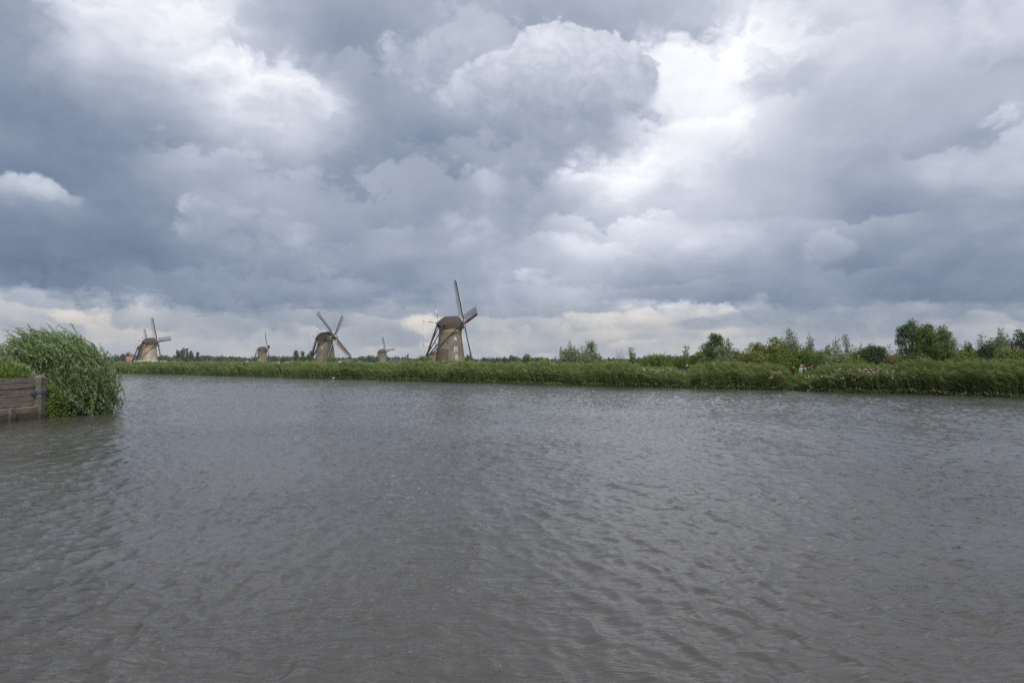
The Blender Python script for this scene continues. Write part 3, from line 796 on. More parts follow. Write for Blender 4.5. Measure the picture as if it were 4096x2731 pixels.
def build_reeds():
    r = np.random.default_rng(11); parts = []
    def stems(px, s, hmul=1.0, leaves=7, lod=1.0, tl=0.0, foot=True):
        n = len(px)
        x, y = bank_xy(px, s)
        t = -(x * EB.x + y * EB.y)
        s2 = s + 0.5 * np.sin(t * .21) + .3 * np.sin(t * .53 + 1)
        x, y = bank_xy(px, np.where(s < 3, s2, s))
        z0 = np.where(s < 0.5, np.maximum(ground_z(s), -0.05), ground_z(s))
        H = (reed_height(px, s) + r.normal(size=n) * .17) * hmul * (0.86 + .14 * np.clip((s + 1.0) / 2.2, 0, 1))
        wf = np.maximum(1.0, y / 62.0) * lod
        P = np.stack([x, y, z0], 1)
        clump = vnoise2(x * .55, y * .55, 3) * .5 + vnoise2(x * .16, y * .16, 4) * .5
        tint = np.clip(0.18 + .52 * clump + r.normal(size=n) * .09 + tl, 0.02, .80)
        gust = .16 + .20 * vnoise2(x * .25, y * .25, 8)
        bend = WIND[None] * gust[:, None] + np.array([0, 0, -.05]) + r.normal(size=(n, 3)) * .05
        up = np.stack([r.normal(size=n) * .08, r.normal(size=n) * .08, np.ones(n)], 1)
        dead = r.random(n) < .16
        st = np.where(dead, .86 + .07 * r.random(n), np.minimum(tint + .12, .8))
        parts.append(ribbons(P, up, H, np.full(n, .030) * wf, bend, st, r))
        pl = r.random(n) < .30
        if pl.any():                                          # brown plumes at the tips
            tip = (P + unit(up) * H[:, None] + bend * H[:, None])[pl]
            m = pl.sum()
            parts.append(ribbons(tip - unit(up)[pl] * .12, unit(up)[pl] + WIND * .9 + r.normal(size=(m, 3)) * .15, .26 + .12 * r.random(m), np.full(m, .05) * np.minimum(wf[pl], 1.6), np.tile(WIND * .5 + [0, 0, -.3], (m, 1)), np.full(m, .985) - .03 * r.random(m), r))
        for k in range(leaves):
            f = (0.16 if foot else .45) + (.82 if foot else .52) * (k + r.random(n)) / leaves
            Q = P + unit(up) * (H * f)[:, None] + bend * (H * f * f)[:, None]
            a = r.random(n) * 2 * np.pi
            d = np.stack([np.cos(a) * .5, np.sin(a) * .5, 1.25 + .7 * r.random(n)], 1) + WIND * (.2 + .7 * f)[:, None]
            ln = (.58 + .34 * r.random(n)) * (1 - .25 * f)
            b = np.tile(WIND * .38 + [0, 0, -.42], (n, 1)) + r.normal(size=(n, 3)) * .12
            tn = np.clip(tint + r.normal(size=n) * .09 + .10 * (f - .5), 0.0, .82)
            dr = (r.random(n) < .07 + .16 * (f < .35))
            tn = np.where(dr, .84 + .09 * r.random(n), tn)
            parts.append(ribbons(Q, d, ln, (.034 + .018 * r.random(n)) * wf, b, tn, r))
    # the nearest rows, whole plants down to the waterline
    n = 9500
    px = r.uniform(180, 4420, n); s = r.uniform(-0.5, 2.2, n) + np.abs(r.normal(size=n)) * .2
    stems(px, s)
    # the bed behind: upper halves show
    n = 6500
    px = r.uniform(180, 4420, n); s = r.uniform(2.2, 7.2, n)
    stems(px, s, 1.0, 6, 1.1, .04, False)
    # beyond the path, low growth in front of the trees and a wide bed to the left
    n = 2600
    px = r.uniform(2300, 4420, n); s = r.uniform(10.4, 17, n)
    stems(px, s, .88, 5, 1.3, .05, False)
    n = 5200
    px = r.uniform(180, 2560, n); s = 10.4 + 60 * r.random(n) ** 1.6
    stems(px, s, .93, 5, 1.7, .09, False)
    V, F, C = join_tri(parts)
    new_obj('reeds', mesh_np('reeds', V, F, C), M_reed, label='tall green reeds leaning left along the far bank', cat='reeds', kind='stuff')
build_reeds()

M_herb = leaf_mat('bank_herbs', [(0.0, (0.02, 0.045, 0.012)), (0.5, (0.05, 0.09, 0.022)), (0.9, (0.11, 0.15, 0.035)), (1.0, (0.16, 0.10, 0.05))], trans=0.3)
def build_herbs():
    r = np.random.default_rng(21); n = 9000
    px = r.uniform(180, 4420, n); x, y = bank_xy(px, r.uniform(-.9, .1, n))
    t = -(x * EB.x + y * EB.y); off = .5 * np.sin(t * .21) + .3 * np.sin(t * .53 + 1)
    x += NB.x * off; y += NB.y * off
    k = vnoise(px / 60., 5) + .4 * vnoise(px / 17., 6)
    P = np.stack([x, y, np.full(n, -.02) + r.random(n) * .32 * k], 1)
    wf = np.maximum(1, y / 62.)
    d = r.normal(size=(n, 3)); d[:, 2] = np.abs(d[:, 2]) + .3
    V, Q, C = diamonds(P, d, (.14 + .16 * r.random(n)) * wf ** .5, (.07 + .06 * r.random(n)) * wf, np.clip(.25 + .5 * vnoise(px / 40., 9) + r.normal(size=n) * .15, 0, 1), r)
    new_obj('bank_plants', mesh_np('bank_plants', V, Q, C), M_herb, label='low leafy waterside plants at the foot of the reeds', cat='plants', kind='stuff')
    # floating leaves along the edge
    n = 5200
    px = r.uniform(380, 2480, n); s = -.5 - np.abs(r.normal(size=n)) * .75 * (.35 + vnoise(px / 70., 7))
    x, y = bank_xy(px, s); x += NB.x * off[0] * 0
    rad = .10 + .10 * r.random(n); a0 = r.random(n) * 6.28
    ang = np.linspace(0.25, 2 * np.pi - .25, 7)
    V = np.stack([x[:, None] + rad[:, None] * np.cos(ang + a0[:, None]), y[:, None] + rad[:, None] * np.sin(ang + a0[:, None]), np.repeat((.035 + .03 * r.random(n))[:, None], 7, 1)], -1)
    F = (np.arange(n) * 7)[:, None] + np.arange(7)
    new_obj('lily_pads', mesh_np('lily_pads', V, F, np.repeat(np.clip(.5 + .3 * r.normal(size=n), 0, .95), 7)), M_herb, label='fringe of floating lily pads along the reed edge', cat='lily pads', kind='stuff')
    # pale pink flower heads in the reeds
    pts = []
    def patch(c, w, s0, s1, zl, zh, m):
        px = r.normal(c, w, m); s = r.uniform(s0, s1, m); x, y = bank_xy(px, s)
        z = r.uniform(zl, zh, m); pts.append(np.stack([x, y, z], 1))
    patch(2560, 45, -.6, .4, 1.25, 1.95, 90); patch(2640, 40, -.6, .4, .9, 1.75, 60); patch(2690, 20, -.6, .2, 1.4, 1.9, 40)
    patch(3450, 55, -1.0, .2, 1.15, 1.95, 190); patch(3400, 40, -1.0, .0, .6, 1.5, 50); patch(3500, 35, -.9, .2, 1.6, 2.0, 60)
    patch(3650, 18, -.9, 0, .9, 1.5, 34); patch(3110, 12, -.9, 0, 1.4, 1.7, 20); patch(3232, 12, -.9, 0, 1.1, 1.5, 18); patch(3240, 6, -.9, -.4, .1, .5, 8)
    patch(3330, 20, -.9, 0, 1.0, 1.5, 14); patch(3085, 6, -.9, 0, 1.0, 1.3, 8); patch(3570, 30, -.9, 0, 1.2, 1.9, 30)
    C0 = np.concatenate(pts)
    C0 = C0[r.random(len(C0)) < .36]; C = np.repeat(C0, 5, 0) + r.normal(size=(len(C0) * 5, 3)) * [.06, .06, .03]
    n = len(C); d = r.normal(size=(n, 3)); d[:, 2] = np.abs(d[:, 2]) + .5
    V, Q, T = diamonds(C, d, np.full(n, .085), np.full(n, .075), r.random(n), r)
    M = leaf_mat('pink_flowers', [(0, (.34, .21, .19)), (.6, (.46, .33, .29)), (1, (.55, .46, .36))], .2)
    new_obj('flowers', mesh_np('flowers', V, Q, T), M, label='pale pink flower heads scattered through the reeds', cat='flowers', kind='stuff')
build_herbs()

# ------------------------------------------------------------------ trees
M_bark = rough_mat('bark', (0.085, 0.07, 0.055), 0.3, 4.0, 0.95, bmp=.7)
M_twig = rough_mat('bare_twigs', (0.20, 0.13, 0.10), 0.3, 4.0, 0.95)
LEAF = {
 'dark':   leaf_mat('leaves_dark_green', [(0, (.028, .055, .014)), (.5, (.062, .11, .024)), (1, (.115, .17, .036))], trans=.4),
 'green':  leaf_mat('leaves_green', [(0, (.045, .08, .016)), (.5, (.10, .155, .03)), (1, (.17, .22, .05))], trans=.42),
 'willow': leaf_mat('leaves_grey_willow', [(0, (.06, .09, .04)), (.5, (.12, .165, .07)), (1, (.20, .245, .12))], back=(.22, .26, .17)),
 'olive':  leaf_mat('leaves_olive', [(0, (.075, .09, .02)), (.5, (.15, .17, .038)), (1, (.23, .24, .065))]),
 'blue':   leaf_mat('leaves_blue_green', [(0, (.02, .045, .024)), (.5, (.048, .088, .045)), (1, (.09, .135, .07))]),
 'rust':   leaf_mat('leaves_rust', [(0, (.08, .055, .03)), (.5, (.155, .10, .055)), (1, (.21, .165, .08))]),
 'far':    leaf_mat('leaves_far', [(0, (.024, .042, .018)), (.5, (.042, .068, .026)), (1, (.075, .105, .035))]),
}

def tree(name, label, px, y, top_py, width_px, kind, leaf, base_z=0.45, seed=0, cat='tree', group=None, leafsize=None, density=1.0, lean=0.0, gap=.25, base_py=None):
    r = np.random.default_rng(1300 + seed)
    x, y = atdist(px, y)
    z0 = base_z if base_py is None else zat(base_py, y)
    H = zat(top_py, y) - z0; Wd = width_px / FPX * y
    ls = leafsize or max(.135, .0020 * y)
    root = thing(name, label, cat, (x, y, z0), 0, group)
    C = []; Rr = []
    if kind == 'round':
        n = int(70 * density)
        while len(C) < n:
            d = unit(r.normal(size=3)); rad = (.35 + .65 * r.random() ** .5)
            p = d * rad * [Wd / 2 * .86, Wd / 2 * .86, H * .40]
            q = p + [0, 0, H * .58]
            if vnoise2(np.array(q[0] * 1.1 / Wd * 6), np.array(q[2] / H * 6), seed) < gap and rad > .6: continue
            C.append(q); Rr.append(Wd * r.uniform(.07, .12))
        zlo = H * .2
    elif kind == 'bush':
        n = int(60 * density)
        while len(C) < n:
            a = r.random() * 6.28; ro = r.random() ** .5
            hh = H * .92 * (1 - .75 * ro ** 3.2) * (.80 + .28 * vnoise(np.array([a * 1.6 + ro * 3]), seed)[0])
            q = np.array([math.cos(a) * ro * Wd * .47, math.sin(a) * ro * Wd * .42, hh * r.random() ** .55])
            C.append(q); Rr.append(max(Wd, H) * r.uniform(.075, .13))
        zlo = 0
    elif kind == 'poplar':
        n = int(42 * density)
        for i in range(n):
            f = (i + r.random()) / n; a = r.random() * 6.28
            w = Wd / 2 * (math.sin(math.pi * min(1, .12 + f * .86)) ** .6) * r.uniform(.2, .85)
            C.append(np.array([w * math.cos(a), w * math.sin(a), H * (.10 + .89 * f)])); Rr.append(Wd * r.uniform(.12, .2))
        zlo = H * .1
    elif kind == 'willow':                         # upright plumes blown to the left
        n = max(3, int(7 * density))
        for i in range(n):
            a = r.random() * 6.28; o = np.array([math.cos(a), math.sin(a)]) * Wd * .36 * r.random() ** .5
            top = H * (1 - .55 * (np.hypot(*o) / (Wd * .36 + 1e-6)) ** 1.5 * r.uniform(.5, 1)) if i else H * .97
            if i == 0: o *= .2
            m = int(11 + 9 * r.random())
            for j in range(m):
                f = .12 + .88 * (j + r.random()) / m
                wv = Wd * .13 * (1.15 - f)
                q = np.array([o[0] * (.3 + .7 * f) - lean * H * f * f + r.normal() * wv, o[1] * f + r.normal() * wv, top * f])
                C.append(q); Rr.append(max(.22, Wd * .10 * (1.25 - .75 * f)))
        zlo = H * .08
    elif kind == 'sparse':
        n = int(24 * density)
        for i in range(n):
            f = .25 + .75 * r.random(); a = r.random() * 6.28
            w = Wd / 2 * r.random() ** .5 * (1.25 - f * .8)
            C.append(np.array([w * math.cos(a) - lean * H * f * f, w * math.sin(a), H * f])); Rr.append(Wd * r.uniform(.07, .13))
        zlo = H * .1
    else:
        n = int(46 * density)
        for i in range(n):
            f = .4 + .6 * r.random(); a = r.random() * 6.28; w = Wd / 2 * r.random() ** .5
            C.append(np.array([w * math.cos(a), w * math.sin(a), H * f])); Rr.append(0)
        zlo = 0
    C = np.array(C); Rr = np.array(Rr)
    # wood
    mb = MB(); r0 = max(.05, H * (.018 if kind in ('round', 'poplar') else .010))
    tx = -lean * H * .3
    tt = H * (.72 if kind not in ('bush',) else .45)
    if kind in ('willow', 'bush', 'bare', 'sparse'):
        for j in range(3 if kind != 'sparse' else 1):
            e = C[r.integers(len(C))]
            mb.tube([(r.normal() * .06, r.normal() * .06, -.2), (e[0] * .4, e[1] * .4, e[2] * .5), (e[0] * .9, e[1] * .9, e[2])], [r0, r0 * .7, r0 * .2], 5)
    else:
        mb.tube([(0, 0, -.3), (r.normal() * .05 * H * .3, 0, H * .3), (tx * .5, 0, tt)], [r0, r0 * .75, r0 * .2], 6)
    order = np.argsort(r.random(len(C)))[:(len(C) if kind in ('bare', 'sparse') else 22)]
    for i in order:
        e = C[i]; b = min(e[2] * .75, tt * r.uniform(.3, .9)); s_ = np.array([tx * .4 * (b / H), 0, b])
        md = (s_ + e) / 2 + np.array([0, 0, -.04 * H])
        mb.tube([s_, md, e], [r0 * .4, r0 * .25, r0 * .08], 4, 0, False)
        if kind == 'bare':
            for j in range(3):
                d = e - s_; q = e + d * .3 * r.random() + r.normal(size=3) * np.linalg.norm(d) * .18
                mb.tube([md + (e - md) * r.random(), q], [r0 * .12, r0 * .05], 3, 0, False)
    mb.build('trunk', M_twig if kind == 'bare' else M_bark, root)
    if kind == 'bare': return root
    # leaves
    dens = {'round': 1.0, 'bush': 1.0, 'poplar': 1.0, 'willow': .85, 'sparse': .7}[kind]
    per = np.clip((Rr / ls) ** 2 * 12 * dens, 5, 170).astype(int)
    idx = np.repeat(np.arange(len(C)), per); n = len(idx)
    off = r.normal(size=(n, 3)); off = unit(off) * (r.random(n) ** .4 * 1.25)[:, None] * Rr[idx][:, None]
    off[:, 2] *= .8 if kind not in ('willow', 'sparse') else 1.5
    P = C[idx] + off
    P[:, 2] = np.maximum(P[:, 2], zlo * .5 + .05)
    d = unit(off) * .5 + r.normal(size=(n, 3)) * .5
    if kind in ('willow', 'sparse'): d += np.array([-.5, 0, .45])
    ct = r.normal(size=len(C)) * .14
    tint = np.clip(.45 + ct[idx] + r.normal(size=n) * .13, 0, 1)
    el = 1.0 if kind not in ('willow', 'sparse') else 1.35
    V, Q, T = diamonds(P, d, ls * el * r.uniform(.8, 1.5, n), ls * (.75 if el == 1 else .5) * r.uniform(.7, 1.2, n), tint, r)
    new_obj('crown', mesh_np('crown', V, Q, T), LEAF[leaf], root)
    return root

def rtree(name, label, x0, x1, top, kind, leaf, s, **kw):
    """a tree seen between columns x0 and x1, s metres behind the far waterline"""
    px = (x0 + x1) / 2; y = bankpoint(px, s)[1]
    if kind == 'bush':
        x0, x1, top = px - (px - x0) * 1.35, px + (x1 - px) * 1.35, top - 12
        kw['density'] = kw.get('density', 1.0) * 1.55
    elif kind in ('willow', 'sparse'):
        x0, x1, top = px - (px - x0) * 1.15, px + (x1 - px) * 1.15, top - 3
        kw['density'] = kw.get('density', 1.0) * 1.3
    return tree(name, label, px, y, top, x1 - x0, kind, leaf, **kw)

# right-hand group, left to right
rtree('willow_shrub', 'grey-green willow scrub at the left end of the sand heap', 2245, 2330, 1400, 'bush', 'willow', 34, seed=1, cat='shrub')
rtree('willow_shrub', 'rounded grey willow shrub touching the sand heap', 2320, 2408, 1418, 'bush', 'willow', 33, seed=2, cat='shrub')
rtree('willow_tree', 'tall wind-bent willow above the scrub left of the sand heap', 2262, 2318, 1363, 'willow', 'willow', 38, seed=3, lean=.05)
rtree('young_tree', 'loose-crowned young tree right of the wind-bent willow by the sand heap', 2335, 2398, 1374, 'sparse', 'green', 38, seed=4, density=2.4, lean=.05)
rtree('sapling', 'thin sapling at the far left edge of the willow scrub', 2238, 2262, 1393, 'sparse', 'willow', 36, seed=5, density=.8, lean=.08)
rtree('sapling', 'slight sapling between the willow and the loose-crowned tree', 2318, 2342, 1390, 'sparse', 'willow', 36, seed=6, density=.9)
rtree('willow_shrub', 'low bright willow bush alone in the reeds right of the largest mill', 2090, 2134, 1422, 'willow', 'green', 22, seed=7, cat='shrub', density=1.3, lean=.04)
rtree('bare_tree', 'leafless brown tree behind the sand heap', 2455, 2500, 1392, 'bare', 'rust', 50, seed=8)
rtree('young_tree', 'small wind-bent tree with browned lower leaves near the sand heap', 2515, 2556, 1400, 'sparse', 'green', 26, seed=9, density=1.9, lean=.10)
rtree('bare_tree', 'thin leafless tree just left of the cyclist', 2640, 2672, 1402, 'bare', 'rust', 60, seed=10, density=.5)
rtree('young_tree', 'slim sapling behind the cyclist', 2728, 2764, 1388, 'sparse', 'olive', 20, seed=11, density=1.2)
rtree('shrub', 'loose green shrub behind the cyclist', 2690, 2800, 1418, 'willow', 'green', 18, seed=12, density=1.5, cat='shrub')
rtree('round_tree', 'round dark-green tree with gaps in its crown right of the cyclist', 2797, 2906, 1327, 'round', 'dark', 22, seed=13, density=1.5, gap=.22, leafsize=.135)
rtree('willow_tree', 'grey willow leaning against the round dark tree', 2885, 2935, 1352, 'willow', 'willow', 25, seed=14, lean=-.04)
rtree('willow_shrub', 'pale grey bush at the foot of the round dark tree', 2850, 2925, 1390, 'bush', 'willow', 20, seed=15, cat='shrub')
rtree('shrub', 'brownish scrub between the round dark tree and the olive bushes', 2915, 2965, 1405, 'bush', 'rust', 26, seed=16, cat='shrub', density=.7)
rtree('shrub', 'dark-green bush left of the olive bushes', 2935, 3000, 1402, 'bush', 'green', 19, seed=17, cat='shrub')
rtree('shrub', 'left of the two yellowish olive bushes', 2985, 3070, 1375, 'bush', 'olive', 22, seed=18, cat='shrub', density=1.3)
rtree('shrub', 'right and taller of the two yellowish olive bushes', 3050, 3150, 1365, 'bush', 'olive', 23, seed=19, cat='shrub', density=1.4)
rtree('willow_tree', 'tallest pale willow, standing just right of the olive bushes', 3118, 3212, 1311, 'willow', 'willow', 26, seed=20, density=2.0, lean=.05)
rtree('young_tree', 'slender willow with bare top twigs right of the tallest willow', 3215, 3262, 1334, 'willow', 'willow', 24, seed=21, lean=.02, density=.8)
rtree('shrub', 'low green thicket behind the group of walkers', 3140, 3250, 1405, 'bush', 'green', 18, seed=22, cat='shrub', density=1.2)
rtree('shrub', 'mixed green thicket to the right behind the walkers', 3230, 3345, 1398, 'bush', 'green', 19, seed=23, cat='shrub', density=1.3)
rtree('young_tree', 'left of two thin pale saplings beyond the walkers', 3318, 3378, 1362, 'sparse', 'willow', 24, seed=24, density=1.8)
rtree('young_tree', 'right and taller of two thin pale saplings beyond the walkers', 3372, 3420, 1348, 'sparse', 'willow', 24, seed=25, density=1.7, lean=.06)
rtree('shrub', 'olive scrub under the two thin pale saplings', 3330, 3425, 1415, 'bush', 'olive', 20, seed=26, cat='shrub', density=1.1)
rtree('shrub', 'fresh green bush left of the compact dark bush', 3412, 3475, 1388, 'bush', 'green', 20, seed=27, cat='shrub')
rtree('sapling', 'thin shoot rising over the fresh green bush', 3434, 3456, 1372, 'sparse', 'willow', 22, seed=28, density=.6)
rtree('round_bush', 'compact very dark bush left of the two big trees', 3466, 3542, 1371, 'bush', 'blue', 19, seed=29, cat='shrub', density=1.3)
rtree('young_tree', 'thin see-through sapling between the dark bush and the big trees', 3540, 3580, 1380, 'sparse', 'willow', 22, seed=30, density=1.1)
rtree('shrub', 'reddish brown scrub at the foot of the see-through sapling', 3540, 3590, 1425, 'bush', 'rust', 18, seed=31, cat='shrub', density=.6)
rtree('big_tree', 'darker left-hand tree of the two tallest trees on the right', 3585, 3694, 1272, 'round', 'dark', 25, seed=32, density=2.0, gap=.25, leafsize=.135)
rtree('big_tree', 'brighter and broader right-hand tree of the two tallest trees', 3664, 3802, 1280, 'round', 'green', 22, seed=33, density=2.4, gap=.18, leafsize=.135)
rtree('round_bush', 'dark bush below the two tallest trees', 3600, 3700, 1405, 'bush', 'dark', 18, seed=34, cat='shrub', density=1.2)
rtree('round_bush', 'green lower growth right below the broad tall tree', 3710, 3830, 1372, 'bush', 'dark', 24, seed=35, cat='shrub', density=1.5)
rtree('willow_shrub', 'feathery pale willow shrub right of the broad tall tree', 3800, 3860, 1352, 'willow', 'willow', 22, seed=36, cat='shrub', density=1.4, lean=.05)
rtree('willow_shrub', 'second feathery willow shrub, nearer the slim forked sapling', 3850, 3905, 1368, 'willow', 'green', 20, seed=37, cat='shrub', density=1.5, lean=.05)
rtree('young_tree', 'slim forked sapling above the blue-green bush', 3905, 3960, 1343, 'sparse', 'willow', 25, seed=38, density=1.7, lean=.05)
rtree('round_bush', 'blue-green bush below the slim forked sapling', 3908, 3992, 1386, 'bush', 'blue', 19, seed=39, cat='shrub', density=1.4)
rtree('willow_tree', 'tall pale willow near the right edge', 3990, 4042, 1312, 'willow', 'willow', 26, seed=40, density=1.6, lean=.02)
rtree('round_tree', 'dense dusky tree cut off by the right edge', 4030, 4150, 1318, 'round', 'blue', 27, seed=41, density=1.7, gap=.1)
for i, (a, b, tp, kd, lf, ss, lb) in enumerate([
  (2745, 2830, 1420, 'bush', 'green', 17, 'low green bush at the left foot of the round dark tree'),
  (2950, 3080, 1415, 'bush', 'olive', 17, 'low olive growth along the foot of the two olive bushes'),
  (3060, 3180, 1420, 'bush', 'green', 16, 'low green growth right under the taller olive bush'),
  (3190, 3300, 1385, 'willow', 'willow', 24, 'loose pale thicket behind the walkers, below the slender willow'),
  (3290, 3400, 1420, 'bush', 'willow', 17, 'low grey-green scrub right of the walkers'),
  (3280, 3350, 1388, 'willow', 'green', 23, 'feathery green shrub between the slender willow and the pale saplings'),
  (3380, 3470, 1425, 'bush', 'olive', 16, 'low olive scrub in front of the fresh green bush'),
  (3520, 3620, 1418, 'bush', 'olive', 20, 'olive undergrowth between the compact dark bush and the tall trees'),
  (3780, 3900, 1408, 'bush', 'olive', 18, 'yellow-green undergrowth right of the two tallest trees'),
  (3860, 3950, 1400, 'bush', 'green', 19, 'green shrub left of the blue-green bush'),
  (3950, 4040, 1365, 'bush', 'willow', 25, 'grey-green shrub behind the blue-green bush'),
  (4030, 4140, 1408, 'bush', 'green', 16, 'bright green bush low in the right corner of the bank'),
  (2550, 2700, 1436, 'bush', 'green', 22, 'low scattered scrub between the sand heap and the cyclist')]):
    rtree('shrub', lb, a, b, tp, kd, lf, ss, seed=140 + i, cat='shrub', density=1.5)
rtree('shrub', 'yellow-green bush in front of the dusky tree at the right edge', 3985, 4078, 1388, 'bush', 'olive', 17, seed=42, cat='shrub', density=1.4)
rtree('shrub', 'rusty brown bush cut off by the right edge', 4070, 4130, 1390, 'bush', 'rust', 17, seed=43, cat='shrub')

# ------------------------------------------------------------------ near bank, timber wall and willow on the left
CORNER = Vector((-21.0, 30.7))
def near_z(x, y):
    d2 = -((x - CORNER.x) * NB.x + (y - CORNER.y) * NB.y)
    return np.clip(d2 / 2.6, 0, 1) * 2.2 - .7
def build_near_bank():
    xs = np.concatenate([np.linspace(-21.22, -26, 14), np.geomspace(27, 140, 14) * -1]); ys = np.concatenate([np.linspace(6, 27, 12), np.linspace(28, 46, 25), np.linspace(48, 150, 30)])
    X, Y = np.meshgrid(xs, ys, indexing='ij')
    Z = near_z(X, Y) + .05 * np.sin(X * 3) * np.cos(Y * 2.3)
    idx = np.arange(X.size).reshape(X.shape)
    F = np.stack([idx[:-1, :-1], idx[:-1, 1:], idx[1:, 1:], idx[1:, :-1]], -1).reshape(-1, 4)
    new_obj('near_bank', mesh_np('near_bank', np.stack([X, Y, Z], -1), F, smooth=True), rough_mat('bank_soil', (.06, .055, .03), .35, 1.5, .95, c2=(.06, .09, .025)), kind='structure')
build_near_bank()

def plank_mat(name, c):
    def f(g):
        co = objco(g)
        rnd = g.node('ShaderNodeObjectInfo').outputs['Random']
        sh = g.node('ShaderNodeVectorMath', {0: co, 1: g.xyz(0.0, g.m('MULTIPLY', rnd, 37.0), g.m('MULTIPLY', rnd, 91.0))}, operation='ADD').outputs[0]
        st = g.node('ShaderNodeMapping', {'Vector': sh, 'Scale': (3.0, 0.7, 9.0)}).outputs[0]
        grain = g.noise(st, 3.0, 6, .65, .4)
        blot = g.noise(sh, 1.6, 5, .65)
        cc = g.ramp(grain, [(.30, tuple(x * .62 for x in c)), (.5, c), (.7, tuple(x * 1.25 for x in c))])
        cc = g.mix(g.mr(blot, .50, .72, 0, .75), cc, tuple(x * .42 for x in c))
        crack = g.mr(g.noise(g.node('ShaderNodeMapping', {'Vector': sh, 'Scale': (2, .35, 14)}).outputs[0], 2.4, 3, .6), .60, .66, 0, .8)
        cc = g.mix(crack, cc, (.03, .026, .022))
        # silt line left by the water: wet and algae-stained low down
        z = g.node('ShaderNodeSeparateXYZ', {0: g.node('ShaderNodeNewGeometry').outputs['Position']}).outputs[2]
        wet = g.mr(g.m('ADD', z, g.m('MULTIPLY', g.m('SUBTRACT', blot, .5), .5)), .08, .55, .9, 0)
        cc = g.mix(wet, cc, (.045, .038, .022))
        return bsdf(g, cc, .85, .25, bump(g, g.m('ADD', grain, g.m('MULTIPLY', crack, -.6)), .9, .03))
    return material(name, f)
M_plank = plank_mat('grey_oak_plank', (.175, .150, .118))
M_post = plank_mat('grey_oak_post', (.125, .115, .098))
def build_wall():
    root = thing('retaining_wall', 'weathered timber retaining wall of horizontal planks at the left edge', 'wall', (-21.05, 30.3, 0), R(0))
    r = random.Random(4)
    # upper planks, faces towards +X, running along Y
    edges = [.60, .80, 1.015, 1.145, 1.37, 1.60, 1.835]
    for i, (a, b) in enumerate(zip(edges, edges[1:])):
        cuts = [-9.0, -4.8 + r.uniform(-.8, .8), -.16]
        for y0, y1 in zip(cuts, cuts[1:]):
            sag = r.uniform(-.012, .012); d = r.uniform(-.012, .014)
            mb = MB(); n = 7; vs = []
            ys = np.linspace(y0 + .006, y1 - .006, n)
            for k, yy in enumerate(ys):
                w = .006 * math.sin(yy * 3 + i); t = .010 * math.sin(yy * 2.1 + i * 2)
                slope = -.018 * (yy + .16) * (1 if b > 1.8 else .6) * .3
                for (x, z) in ((-.09, a + .008), (d + w, a + .008 + t), (d + w, b - .008 + t + slope), (-.09, b - .008 + slope)): vs.append((x, yy, z))
            fs = [(k * 4 + j, k * 4 + (j + 1) % 4, (k + 1) * 4 + (j + 1) % 4, (k + 1) * 4 + j) for k in range(n - 1) for j in range(4)] + [(3, 2, 1, 0), tuple((n - 1) * 4 + j for j in range(4))]
            mb.add(vs, fs).build('plank', M_plank, root)
    MB().box(-.30, -.10, -9, -.1, -.9, 1.75).build('backing_board', M_tar, root)
    # two heavier sill planks standing forward at the water
    for a, b in ((-.75, .27), (.285, .575)):
        for y0, y1 in ((-9, -1.72), (-1.70, -.14)):
            MB().prism([(-.05, y0, a), (.15, y0, a), (.15, y0, b - .02), (.10, y0, b), (-.05, y0, b)], (0, y1 - y0, 0)).build('sill_plank', M_plank, root)
    # corner post with a bevelled head and an iron strap, and a short stub
    h = 1.93; w = .17
    vs = [(sx * w, sy * w, -1.0) for sx, sy in ((-1, -1), (1, -1), (1, 1), (-1, 1))] + [(sx * w, sy * w, h - .10) for sx, sy in ((-1, -1), (1, -1), (1, 1), (-1, 1))] + [(sx * w * .55, sy * w * .55, h) for sx, sy in ((-1, -1), (1, -1), (1, 1), (-1, 1))]
    fs = [(0, 1, 5, 4), (1, 2, 6, 5), (2, 3, 7, 6), (3, 0, 4, 7), (4, 5, 9, 8), (5, 6, 10, 9), (6, 7, 11, 10), (7, 4, 8, 11), (8, 9, 10, 11)]
    p = MB().add([(x + .10, y + .05, z) for x, y, z in vs], fs).build('corner_post', M_post, root)
    M_iron = rough_mat('blue_strap', (.03, .05, .08), .2, 5, .5)
    sb = MB().box(-.075, .285, -.13, .23, 1.10, 1.185); sb.bar((.10, -.13, 1.14), (-.02, -.40, 1.10), .05); sb.build('strap', M_iron, p)
    MB().prism([(.155, -1.95, -.8), (.155, -1.67, -.8), (.155, -1.68, .60), (.155, -1.94, .57)], (.15, 0, 0)).build('stub_post', M_post, root)
build_wall()

